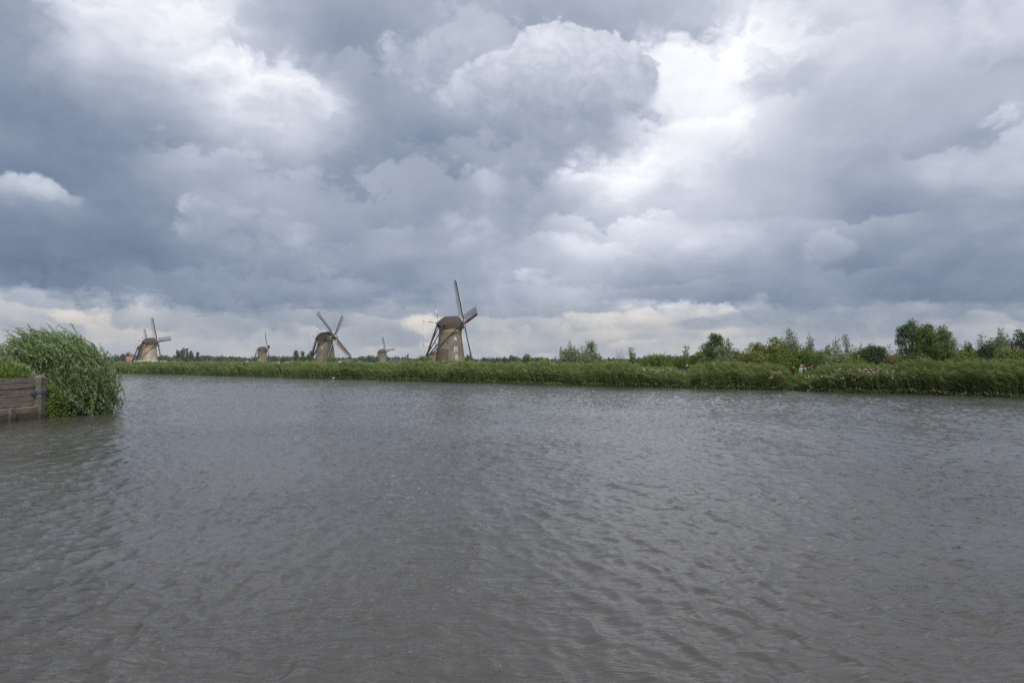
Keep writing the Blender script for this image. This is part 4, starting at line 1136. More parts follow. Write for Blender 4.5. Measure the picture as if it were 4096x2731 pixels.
M_wil = leaf_mat('silver_willow_leaves', [(0, (.026, .05, .018)), (.45, (.085, .15, .042)), (.8, (.155, .23, .07)), (1, (.22, .285, .11))], trans=.35, back=(.215, .29, .15), rough=.42, gloss=.35)
def build_willow():
    r = np.random.default_rng(5)
    base = Vector((-22.4, 32.2, -.1))
    root = thing('willow_bush', 'large wind-blown silver willow bush overhanging the water beside the timber wall', 'bush', base)
    c = np.array([-21.95, 33.2, 1.45]) - np.array(base)
    # boughs over a lumpy dome, each a spray of shoots streaming one way; hollows stay between them
    nb = 230; m0 = 13; n = nb * m0
    d = unit(r.normal(size=(nb, 3))); d[:, 2] = np.where(d[:, 2] < -.62, -d[:, 2], d[:, 2]); d = unit(d)
    a = np.arctan2(d[:, 1], d[:, 0])
    lump = .88 + .17 * vnoise2(a * 1.7 + 9, d[:, 2] * 2.7 + 4, 2) + .07 * r.random(nb)
    rad = np.array([2.50, 2.15, 2.50])
    bt_ = c + d * rad * lump[:, None]
    out = unit(bt_ - (c + [-.2, 0, -.7]))
    bd = unit(out * .75 + np.array([-.55, -.05, .20]) + r.normal(size=(nb, 3)) * .26)
    low = bt_[:, 2] < 1.1; bd[low] = unit(out[low] + np.array([-.05, -.15, -.30]) + r.normal(size=(low.sum(), 3)) * .2)
    right = (d[:, 0] > .45) & ~low; bd[right] = unit(bd[right] + np.array([.35, 0, .15]))
    ib = np.repeat(np.arange(nb), m0)
    tip = bt_[ib] + r.normal(size=(n, 3)) * [.30, .30, .24] - bd[ib] * (.35 * r.random(n))[:, None]
    stray = r.random(n) < .015; tip[stray] += bd[ib][stray] * .35
    tip[:, 0] -= np.clip(tip[:, 2] - c[2], -1, 4) * .20
    tip[:, 0] += np.clip(.6 - tip[:, 2], 0, 1) * .2
    tip[:, 2] = np.maximum(tip[:, 2], .10 + .2 * r.random(n))
    tip[:, 0] = np.minimum(tip[:, 0], c[0] + 2.60 + .15 * r.random(n))
    root_p = np.array([0, 0, .25]) + (tip - [0, 0, .25]) * .18
    L = .65 + .5 * r.random(n)
    sd = unit(bd[ib] + r.normal(size=(n, 3)) * .16)
    st = tip - sd * L[:, None]
    btint = r.normal(size=nb) * .15
    per = 34
    f = (np.arange(per) + .5) / per
    ff = np.tile(f, n) + r.normal(size=n * per) * .02
    ii = np.repeat(np.arange(n), per)
    curve = np.array([-.22, 0, -.10])
    P = st[ii] + sd[ii] * (L[ii] * ff)[:, None] + curve * (L[ii] * ff ** 2)[:, None] + r.normal(size=(n * per, 3)) * .02
    D = sd[ii] * 1.0 + r.normal(size=(n * per, 3)) * .30 + np.array([-.22, 0, .0])
    keep = P[:, 2] + base.z > .04
    P, D, ii = P[keep], D[keep], ii[keep]
    m = len(P)
    tint = np.clip(.45 + btint[ib[ii]] + (r.normal(size=n) * .10)[ii] + r.normal(size=m) * .12, 0, 1)
    V1, Q1, T1 = diamonds(P, D, .10 + .075 * r.random(m), .026 + .014 * r.random(m), tint, r)
    # inner leaves that close the heart of the bush
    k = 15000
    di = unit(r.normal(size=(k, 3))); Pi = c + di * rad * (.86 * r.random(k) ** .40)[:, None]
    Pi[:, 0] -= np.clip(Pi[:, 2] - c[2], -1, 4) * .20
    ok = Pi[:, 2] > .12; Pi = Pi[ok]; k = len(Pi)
    V2, Q2, T2 = diamonds(Pi, r.normal(size=(k, 3)) + [-.3, 0, 0], .13 + .06 * r.random(k), .05 + .02 * r.random(k), np.clip(.25 + .15 * r.normal(size=k), 0, 1), r)  # darker tint puts the shade of the inner bush into the leaf colour
    new_obj('foliage', mesh_np('foliage', np.concatenate([V1, V2]), np.concatenate([Q1, Q2 + len(V1)]), np.concatenate([T1, T2])), M_wil, root)
    mb = MB()
    for j in range(16):
        e = tip[r.integers(n)]
        mb.tube([(r.normal() * .25, r.normal() * .25, -.5), root_p[0] * 0 + e * .5 + [0, 0, .1], e * .93], [.075, .045, .012], 6)
    mb.build('branches', M_bark, root)
    tw = [];
    sel = r.choice(n, 900, replace=False)
    bt = ribbons(st[sel] , sd[sel], L[sel], np.full(900, .018), np.tile(curve, (900, 1)), np.full(900, .5), r)
    new_obj('twigs', mesh_np('twigs', bt[0], [bt[1], bt[2]]), M_bark, root)
build_willow()

def leafy(name, label, cat, loc, size, n, leaf, ls, seed, stems=8, group=None):
    """a low shrub of rounded leaves on short stems, filling a box of the given half sizes"""
    r = np.random.default_rng(seed)
    root = thing(name, label, cat, loc, 0, group)
    C = r.uniform(-1, 1, (26, 3)) * size; C[:, 2] = np.abs(C[:, 2]) * (.6 + .4 * r.random(26))
    i = r.integers(26, size=n)
    P = C[i] + r.normal(size=(n, 3)) * np.array(size) * .20
    P[:, 2] = np.maximum(P[:, 2], .03)
    t = np.clip(.5 + (r.normal(size=26) * .16)[i] + r.normal(size=n) * .14, 0, 1)
    V, Q, T = diamonds(P, r.normal(size=(n, 3)) + [-.3, 0, .2], ls * r.uniform(.7, 1.3, n), ls * .75 * r.uniform(.7, 1.2, n), t, r)
    new_obj('leaves', mesh_np('leaves', V, Q, T), leaf, root)
    mb = MB()
    for k in range(stems):
        e = C[k]; mb.tube([(e[0] * .3, e[1] * .3, -.15), e * .6, e], [.02, .014, .006], 4)
    mb.build('stems', M_bark, root)
    return root
M_bram = leaf_mat('bramble_leaves', [(0, (.04, .07, .012)), (.5, (.12, .18, .03)), (1, (.23, .30, .06))], trans=.35)
leafy('bramble', 'bright green bramble trailing between the corner post and the willow', 'bramble', (-20.75, 30.95, -.05), (.36, .45, 1.25), 1500, M_bram, .075, 61)
leafy('shrub', 'bright yellow-green shrub growing over the top of the timber wall', 'shrub', (-22.9, 29.8, 1.45), (1.35, 1.2, 1.15), 5200, M_bram, .075, 62)
leafy('shrub', 'low green undergrowth on the bank below the willow, behind the wall top', 'shrub', (-22.0, 31.2, 1.2), (.9, .8, .75), 2200, M_bram, .07, 63)
def near_reeds():
    r = np.random.default_rng(64); n = 60
    root = thing('reed_clump', 'clump of plumed reeds behind the shrub at the far left edge', 'reeds', (-24.9, 32.0, 1.3))
    P = r.normal(size=(n, 3)) * [.5, .45, 0]; H = 1.9 + .5 * r.random(n)
    up = np.tile([0., 0, 1], (n, 1)) + r.normal(size=(n, 3)) * .07
    bend = np.tile(WIND * .3, (n, 1))
    A = ribbons(P, up, H, np.full(n, .02), bend, np.full(n, .5), r)
    tip = P + unit(up) * H[:, None] + bend * H[:, None]
    Bp = ribbons(tip - [0, 0, .1], up + WIND * .7, np.full(n, .38), np.full(n, .075), np.tile(WIND * .4 + [0, 0, -.3], (n, 1)), np.full(n, .99), r)
    parts = []
    for k in range(8):
        f = .2 + .75 * (k + r.random(n)) / 8; Q = P + unit(up) * (H * f)[:, None] + bend * (H * f * f)[:, None]
        a = r.random(n) * 6.28; d = np.stack([np.cos(a), np.sin(a), np.full(n, .9)], 1) + WIND
        parts.append(ribbons(Q, d, .5 + .2 * r.random(n), np.full(n, .035), np.tile(WIND * .4 + [0, 0, -.5], (n, 1)), np.clip(.6 + r.normal(size=n) * .12, 0, .8), r))
    V, F, C = join_tri([A] + parts); new_obj('stalks', mesh_np('stalks', V, F, C), M_reed, root)
    V, F, C = join_tri([Bp]); new_obj('plumes', mesh_np('plumes', V, F, C), M_reed, root)
near_reeds()

# ------------------------------------------------------------------ middle distance: bushes and poplars by the mills
def mtree(name, label, x0, x1, top, y, kind, leaf, base_py=1457, **kw):
    return tree(name, label, (x0 + x1) / 2, y, top, x1 - x0, kind, leaf, base_py=base_py, **kw)
mtree('round_bush', 'dark green bush left of the diagonal-sailed mill', 1202, 1252, 1416, 285, 'bush', 'dark', seed=70, cat='shrub', density=1.4)
mtree('willow_shrub', 'pale round willow in front of the diagonal-sailed mill', 1290, 1352, 1424, 270, 'bush', 'willow', seed=71, cat='shrub', density=1.5)
mtree('round_bush', 'olive-green bush at the foot of the tail beams of the largest mill', 1662, 1726, 1424, 195, 'bush', 'olive', seed=72, cat='shrub', density=1.4)
mtree('round_bush', 'olive-green bush right of the largest mill under its lower sail', 1853, 1892, 1418, 240, 'bush', 'olive', seed=73, cat='shrub', density=1.2)
mtree('willow_shrub', 'low pale willow scrub in front of the door of the largest mill', 1760, 1830, 1446, 190, 'bush', 'willow', seed=74, cat='shrub')
mtree('round_bush', 'first low bush right of the pale sunlit mill', 660, 700, 1432, 420, 'bush', 'green', seed=75, cat='shrub')
mtree('round_bush', 'second, broader low bush right of the pale sunlit mill', 690, 735, 1434, 430, 'bush', 'green', seed=76, cat='shrub')
POP = [(706, 713, 1402, 640), (715, 719, 1412, 650), (721, 731, 1399, 640), (731, 740, 1394, 650), (743, 753, 1395, 655), (759, 765, 1405, 660), (767, 772, 1414, 670), (787, 793, 1409, 680)]
for i, (a, b, tp, yy) in enumerate(POP):
    nm = ['leftmost', 'second', 'third', 'fourth', 'fifth', 'sixth', 'seventh', 'last'][i]
    mtree('poplar_tree', nm + ' dark poplar in the row right of the pale sunlit mill', a - 1, b + 1, tp, yy, 'poplar', 'far', seed=80 + i, group='row of poplars by the pale mill', base_py=1452)
mtree('poplar_tree', 'broad dark poplar standing alone left of the diagonal-sailed mill', 1173, 1195, 1403, 560, 'poplar', 'far', seed=90, base_py=1453, density=1.6)
mtree('poplar_tree', 'tapering poplar above the dark green bush by the diagonal-sailed mill', 1201, 1219, 1406, 580, 'poplar', 'far', seed=91, base_py=1453, density=1.3)
mtree('poplar_tree', 'poplar seen through the tail beams of the diagonal-sailed mill', 1236, 1251, 1405, 590, 'poplar', 'far', seed=92, base_py=1453)
mtree('distant_tree', 'dark distant tree left of the broad poplar', 1122, 1146, 1432, 560, 'bush', 'far', seed=93, base_py=1453)
FT = [(2316 - 340, 2316 - 320, 1432, 'slender far tree, first right of the largest mill'), (2006, 2034, 1428, 'far round tree, second right of the largest mill'), (2032, 2070, 1420, 'largest far tree right of the largest mill'), (2128, 2180, 1432, 'far grey tree mass left of the church spire'), (1926, 1944, 1428, 'far tree close to the lower sail tip of the largest mill')]
for i, (a, b, tp, lb) in enumerate(FT):
    mtree('distant_tree', lb, a, b, tp, 620, 'bush', 'far', seed=95 + i, base_py=1454, density=1.2)
for i, (a, b, tp, lb) in enumerate([(1462, 1492, 1423, 'far round tree left of the smallest windmill'), (1492, 1514, 1424, 'far tree touching the left side of the smallest windmill'), (1444, 1464, 1432, 'low far tree furthest left of the smallest windmill'), (1550, 1562, 1430, 'small far tree between the smallest windmill and the barn roof'), (505, 520, 1408, 'far tree left of the pale sunlit mill'), (486, 498, 1412, 'far tree beside the willow bush')]):
    mtree('distant_tree', lb, a, b, tp, 800, 'bush', 'far', seed=110 + i, base_py=1455, density=1.2)

# far wood on the horizon, one mass
def build_wood():
    r = np.random.default_rng(31); Ps, Ls, Ts = [], [], []
    def belt(x0, x1, y, tp0, tp1, step, wob, seed):
        px = np.arange(x0, x1, step)
        for p in px:
            f = (p - x0) / (x1 - x0)
            top = tp0 + (tp1 - tp0) * f + wob * (vnoise(np.array([p / 22.]), seed)[0] - .5) * 2 + r.normal() * 1.2
            X, Y = atdist(p + r.normal() * 2, y + r.normal() * 40); zt = zat(top, Y); zb = zat(1456, Y)
            n = 54; w = step / FPX * y * 1.3
            q = unit(r.normal(size=(n, 3))) * (r.random(n) ** .4)[:, None]
            z = zb + (zt - zb) * np.clip(.5 + .5 * q[:, 2] * 1.02, 0, 1)
            Ps.append(np.stack([X + q[:, 0] * w, Y + q[:, 1] * w, z], 1)); Ls.append(np.full(n, y * .0028)); Ts.append(np.clip(.42 + r.normal() * .16 + r.normal(size=n) * .12, 0, 1))
    belt(300, 1180, 950, 1424, 1430, 5, 6, 1)
    belt(660, 960, 820, 1429, 1427, 6, 6, 2)
    belt(1060, 1600, 1000, 1427, 1430, 5, 6, 3)
    belt(1600, 2350, 1050, 1433, 1436, 5, 5, 4)
    belt(2380, 2900, 700, 1437, 1424, 6, 4, 5)
    belt(2640, 3600, 640, 1426, 1432, 6, 4, 6)
    belt(1880, 2250, 760, 1441, 1443, 6, 5, 7)
    belt(3500, 4250, 600, 1432, 1425, 8, 4, 8)
    P = np.concatenate(Ps); L = np.concatenate(Ls); T = np.concatenate(Ts); n = len(P)
    V, Q, C = diamonds(P, r.normal(size=(n, 3)), L * r.uniform(.8, 1.4, n), L * r.uniform(.6, 1.0, n), T, r)
    new_obj('distant_wood', mesh_np('distant_wood', V, Q, C), LEAF['far'], label='continuous dark belt of far-off woods along the horizon', cat='woods', kind='stuff')
build_wood()

# ------------------------------------------------------------------ buildings
M_tile = rough_mat('grey_roof_tiles', (.10, .088, .08), .25, 1.5, .9)
M_orange = rough_mat('orange_roof_tiles', (.33, .12, .06), .25, .8, .9)
M_brickh = rough_mat('house_brick', (.22, .115, .075), .2, .8, .9)
M_wfac = rough_mat('white_facade', (.62, .62, .62), .08, .5, .7)
M_slate = rough_mat('blue_slate', (.07, .085, .11), .2, .6, .7)
def house(name, label, x0, x1, ridge_py, eave_py, y, wall, roof, base_py=1457, depth=8.0, gable_end='side', n_win=3, chimney=False, rz=0.0, hip=0.0, tiles=0):
    px = (x0 + x1) / 2; X, Y = atdist(px, y)
    W = (x1 - x0) / FPX * y; zb = zat(base_py, y); ze = zat(eave_py, y) - zb; zr = zat(ridge_py, y) - zb
    az = math.atan2(X, Y)
    root = thing(name, label, 'building', (X, Y, zb), -az + rz)
    w = W / 2
    MB().box(-w, w, -depth / 2, depth / 2, -1.5, ze).build('wall', wall, root)
    rf = MB(); o = .3
    if gable_end == 'side':      # ridge runs across the view
        pr = [(-depth / 2 - o, ze - .15), (-depth / 2 - o, ze + .1), (0, zr), (depth / 2 + o, ze + .1), (depth / 2 + o, ze - .15), (0, zr - .3)]
        rf.prism([(-w - o, a, b) for a, b in pr], (2 * w + 2 * o, 0, 0)) if not hip else rf.add([(-w - o, -depth / 2 - o, ze), (w + o, -depth / 2 - o, ze), (w + o, depth / 2 + o, ze), (-w - o, depth / 2 + o, ze), (-w + 0.02, 0, zr), (w - hip, 0, zr)], [(0, 1, 5, 4), (1, 2, 5), (2, 3, 4, 5), (3, 0, 4), (3, 2, 1, 0)])
    else:                        # gable faces the viewer
        pr = [(-w - o, ze - .15), (-w - o, ze + .1), (0, zr), (w + o, ze + .1), (w + o, ze - .15), (0, zr - .3)]
        rf.prism([(a, -depth / 2 - o, b) for a, b in pr], (0, depth + 2 * o, 0))
    ro = rf.build('roof', roof, root)
    if gable_end == 'side':
        for sx in (-1, 1): MB().prism([(sx * w * .99, -depth / 2, ze - .02), (sx * w * .99, depth / 2, ze - .02), (sx * w * .99, 0, zr - .25)], (-sx * .15, 0, 0)).build('gable', wall, root)
    else:
        MB().prism([(-w, -depth / 2, ze - .02), (w, -depth / 2, ze - .02), (0, -depth / 2, zr - .25)], (0, .2, 0)).build('gable', wall, root)
    for i in range(n_win):
        cx = -w + 2 * w * (i + .5) / n_win; ww = min(.6, w / n_win * .5)
        f = MB().box(cx - ww, cx + ww, -depth / 2 - .06, -depth / 2 + .05, ze * .42, ze * .82).build('window', M_white, root)
        MB().box(cx - ww * .82, cx + ww * .82, -depth / 2 - .09, -depth / 2 - .05, ze * .46, ze * .78).build('pane', M_glass, f)
    if chimney: MB().box(w * .55, w * .55 + .9, -.45, .45, zr - 1.2, zr + .9).build('chimney', M_brickh, ro)
    for k in range(tiles):       # rows of tiles seen on the near slope
        f0 = k / tiles; yy = -depth / 2 - o + (depth / 2 + o) * f0; zz = ze + .1 + (zr - ze - .1) * f0
        MB().box(-w - o + .02, w + o - .02 - hip * f0, yy, yy + .12, zz + .02, zz + .09).build('tile_course', M_tile, ro)
    return root
house('barn', 'tiled barn roof just right of the smallest windmill', 1556, 1640, 1438, 1453, 270, M_tar, M_tile, n_win=0, depth=6.5, hip=1.1, tiles=7, rz=R(-12))
house('shed', 'black gabled shed right of the diagonal-sailed mill', 1376, 1414, 1438, 1452, 300, M_tar, M_tile, n_win=1, depth=6, gable_end='front', rz=R(38))
house('shed', 'dark hut with pitched roof left of the pale sunlit mill', 480, 509, 1444, 1452, 390, M_tar, M_tile, n_win=0, depth=5)
house('farmhouse', 'orange-roofed brick house left of the broad poplar', 1141, 1174, 1446, 1454, 420, M_brickh, M_orange, n_win=2, depth=7, chimney=True)
house('house', 'orange-roofed house behind the pale sunlit mill on its left', 507, 520, 1428, 1436, 560, M_brickh, M_orange, n_win=2, depth=8)
house('house', 'far house with orange roof at the left end of the barn, behind bushes', 1648, 1662, 1448, 1453, 700, M_wfac, M_orange, n_win=2)
def block(label, x0, x1, top, y, mat, storeys=1, n_win=8, base_py=1458, name='building', roofmat=None):
    px = (x0 + x1) / 2; X, Y = atdist(px, y); W = (x1 - x0) / FPX * y / 2; zb = zat(base_py, y); h = zat(top, y) - zb
    root = thing(name, label, 'building', (X, Y, zb), -math.atan2(X, Y))
    MB().box(-W, W, -5, 5, -2, h).build('wall', mat, root)
    MB().box(-W - .3, W + .3, -5.3, 5.3, h, h + .35).build('roof', roofmat or M_slate, root)
    for s in range(storeys):
        for i in range(n_win):
            cx = -W + 2 * W * (i + .5) / n_win; ww = W / n_win * .62
            z0 = h * (s + .35) / storeys; z1 = h * (s + .80) / storeys
            f = MB().box(cx - ww, cx + ww, -5.08, -4.95, z0, z1).build('window', M_white, root)
            MB().box(cx - ww * .85, cx + ww * .85, -5.12, -5.07, z0 + .12, z1 - .12).build('pane', M_glass, f)
    return root
block('brick building with a glazed top floor behind the pale sunlit mill', 509, 541, 1424, 640, M_brickh, 1, 4)
block('glazed penthouse floor of the brick building by the pale mill', 519, 540, 1418, 645, M_slate, 1, 4, base_py=1424)
block('long white low-rise with a window row left of the broad poplar', 1070, 1130, 1446, 900, M_wfac, 1, 9)
block('white low-rise partly behind the small distant windmill', 980, 1030, 1443, 920, M_wfac, 1, 7)
block('white low-rise between the diagonal-sailed mill and the shed', 1345, 1385, 1443, 880, M_wfac, 1, 6)
block('white low building left of the smallest windmill', 1432, 1452, 1446, 760, M_wfac, 1, 3)
block('grey flat-roofed hall behind the round dark-green tree', 2790, 2950, 1411, 260, M_slate, 1, 10, roofmat=M_brickh)
def church():
    X, Y = atdist(2221, 1100); zb = zat(1460, 1100); u = 1100 / FPX
    root = thing('church_tower', 'small brown church tower with pointed slate spire on the horizon', 'church', (X, Y, zb))
    h = zat(1438, 1100) - zb; w = 5.2 * u
    MB().box(-w, w, -w, w, -2, h).build('wall', M_brickh, root)
    z2 = zat(1424, 1100) - zb; z3 = zat(1419, 1100) - zb
    MB().lathe([(w * 1.5, h), (w * .9, h + (z2 - h) * .35), (w * .45, h + (z2 - h) * .7), (.05, z2)], 8, math.pi / 8).build('spire', M_slate, root)
    MB().bar((0, 0, z2 - .2), (0, 0, z3), .25).bar((-.8, 0, z3 - 1), (.8, 0, z3 - 1), .2).build('weathervane', M_tar, root)
    for sx in (-1, 1): MB().box(sx * w * .45 - w * .18, sx * w * .45 + w * .18, -w - .05, -w + .1, h * .6, h * .88).build('louvre', M_tar, root)
church()

# sand heap
def sand():
    r = np.random.default_rng(3); x, y = bankpoint(2440, 45); u = y / FPX
    n = 36; m = 12; vs = []
    for i in range(m):
        f = i / (m - 1)
        for k in range(n):
            a = 2 * math.pi * k / n
            rr = (1 - f ** 1.3) * (1 + .10 * vnoise(np.array([k * .6 + i * .3]), 4)[0])
            vs.append((math.cos(a) * rr * 44 * u - f * 12 * u, math.sin(a) * rr * 3.2, f ** .9 * (zat(1440, y) - .3) + .06 * r.normal() * (0 < i)))
    idx = np.arange(n * m).reshape(m, n); F = np.stack([idx[:-1], np.roll(idx, -1, 1)[:-1], np.roll(idx, -1, 1)[1:], idx[1:]], -1).reshape(-1, 4)
    root = new_obj('sand_heap', mesh_np('sand_heap', vs, F, smooth=True), rough_mat('orange_sand', (.27, .155, .085), .25, 1.2, .95, bmp=.8), label='heap of orange-brown sand behind the reeds', cat='sand heap', loc=(x, y, .3))
sand()

# ------------------------------------------------------------------ white beam railing at the pale mill
def railing():
    y = 385.0; u = y / FPX; X, Y = atdist(600, y); zb = zat(1459, y)
    root = thing('white_railing', 'white beam railing on posts in front of the pale sunlit mill', 'railing', (X, Y, zb), -math.atan2(X, Y))
    zt = zat(1443.5, y) - zb; c = lambda px: (px - 600) * u
    MB().bar((c(545), 0, zt), (c(598), 0, zt), .22, .30).build('beam', M_white, root)
    MB().bar((c(604), 0, zt), (c(654), 0, zt), .22, .30).build('beam', M_white, root)
    MB().bar((c(598), 0, zt), (c(604), 0, zt), .16, .22).build('hinge', M_tar, root)
    for px, t in ((545.5, 1446 - 4), (569, 1444), (573, 1444), (626, 1444), (631, 1444), (656, 1441)):
        MB().bar((c(px), .02, -1.0), (c(px), .02, zat(t, y) - zb), .24).build('post', M_white, root)
    for a, b in ((569, 573), (626, 631)):
        MB().bar((c(a), .02, zt * .45), (c(b), .02, zt * .45), .14).build('rung', M_white, root)
railing()

# ------------------------------------------------------------------ metal windpump over the barn
def windpump():
    y = 275.0; u = y / FPX; X, Y = atdist(1630.5, y); zb = zat(1457, y)
    root = thing('windpump', 'small metal windpump with four blades rising above the barn roof', 'windpump', (X, Y, zb), -math.atan2(X, Y))
    zt = zat(1423.5, y) - zb
    mast = MB()
    for sx, sy in ((-1, -1), (1, -1), (1, 1), (-1, 1)): mast.bar((sx * .28, sy * .28, -1), (sx * .06, sy * .06, zt), .06)
    for k in range(5):
        z = zt * k / 5; w = .28 - .22 * k / 5; mast.bar((-w, -w, z), (w, w, z + .3), .04); mast.bar((w, -w, z), (-w, w, z + .3), .04)
    mast.build('mast', M_lath, root)
    MB().box(-.35, .35, -.2, .2, zt - .25, zt + .3).build('gear_head', M_tar, root)
    MB().bar((-.3, 0, zt), (-1.25, 0, zt - .05), .07).box(-1.3, -.5, -.02, .02, zt - .14, zt + .06).build('tail_vane', M_tar, root)
    for k in range(4):
        a = R(55 + 68 * k) if k < 2 else R(55 + 180 + 68 * (k - 2)); d = Vector((math.cos(a) * .55, 0, math.sin(a)))
        p = Vector((.15, -.28, zt)); MB().bar(p, p + d.normalized() * 1.05, .20, .04, (0, 1, 0), 0, .12, .03).build('blade', M_tar, root)
windpump()

# ------------------------------------------------------------------ yellow pennant on its pole
def pennant():
    y = 150.0; u = y / FPX; X, Y = atdist(2201, y); zb = .5
    root = thing('pennant', 'yellow-orange pennant streaming left from a thin white pole', 'pennant', (X, Y, zb), -math.atan2(X, Y))
    zt = zat(1419, y) - zb
    MB().tube([(0, 0, -.2), (.02, 0, zt * .5), (0, 0, zt)], [.045, .035, .02], 6).build('pole', M_white, root)
    M = rough_mat('yellow_cloth', (.62, .36, .04), .2, 1.0, .8)
    vs = []; n = 16
    for i in range(n + 1):
        f = i / n; x = -29 * u * f; z = zt - .15 - 16 * u * f ** 1.15 + .05 * math.sin(f * 11); w = 4.2 * u * (1 - f * .55) * (.7 + .3 * math.cos(f * 8))
        yy = .12 * math.sin(f * 9)
        vs += [(x, yy, z - w / 2), (x, yy + .05, z + w / 2)]
    fs = [(2 * i, 2 * i + 2, 2 * i + 3, 2 * i + 1) for i in range(n)]
    c = MB().add(vs, fs).build('streamer', M, root, smooth=True)
    sd = c.modifiers.new('thickness', 'SOLIDIFY'); sd.thickness = .02
pennant()

# ------------------------------------------------------------------ white bird on the water edge
def bird():
    x, y = bank_xy(np.array([1336.]), np.array([-1.5])); x, y = float(x[0]), float(y[0])
    root = thing('white_bird', 'white waterbird resting at the lily pad fringe', 'bird', (x, y, .02), R(160))
    root.scale = (.75, .75, .75)
    prof = [(-.24, .11, .02), (-.16, .10, .08), (-.04, .09, .12), (.08, .10, .12), (.17, .13, .09), (.21, .20, .05), (.22, .27, .045), (.25, .315, .055), (.29, .315, .045), (.32, .305, .015)]
    vs = []; n = 8
    for (px, pz, r) in prof:
        for k in range(n): a = 2 * math.pi * k / n; vs.append((px, math.cos(a) * r * .8, pz + math.sin(a) * r * .8))
    fs = [(i * n + k, i * n + (k + 1) % n, (i + 1) * n + (k + 1) % n, (i + 1) * n + k) for i in range(len(prof) - 1) for k in range(n)] + [tuple(range(n)), tuple((len(prof) - 1) * n + k for k in range(n))]
    MB().add(vs, fs).build('body', M_white, root, smooth=True)
    MB().tube([(.31, 0, .305), (.37, 0, .295)], [.014, .004], 5).build('beak', M_yellow, root)
    for sg in (-1, 1): MB().prism([(-.26, sg * .085, .14), (.06, sg * .105, .16), (.02, sg * .10, .08), (-.12, sg * .095, .07)], (0, -sg * .02, .02)).build('wing', rough_mat('grey_wing', (.45, .46, .48), .1), root)
bird()

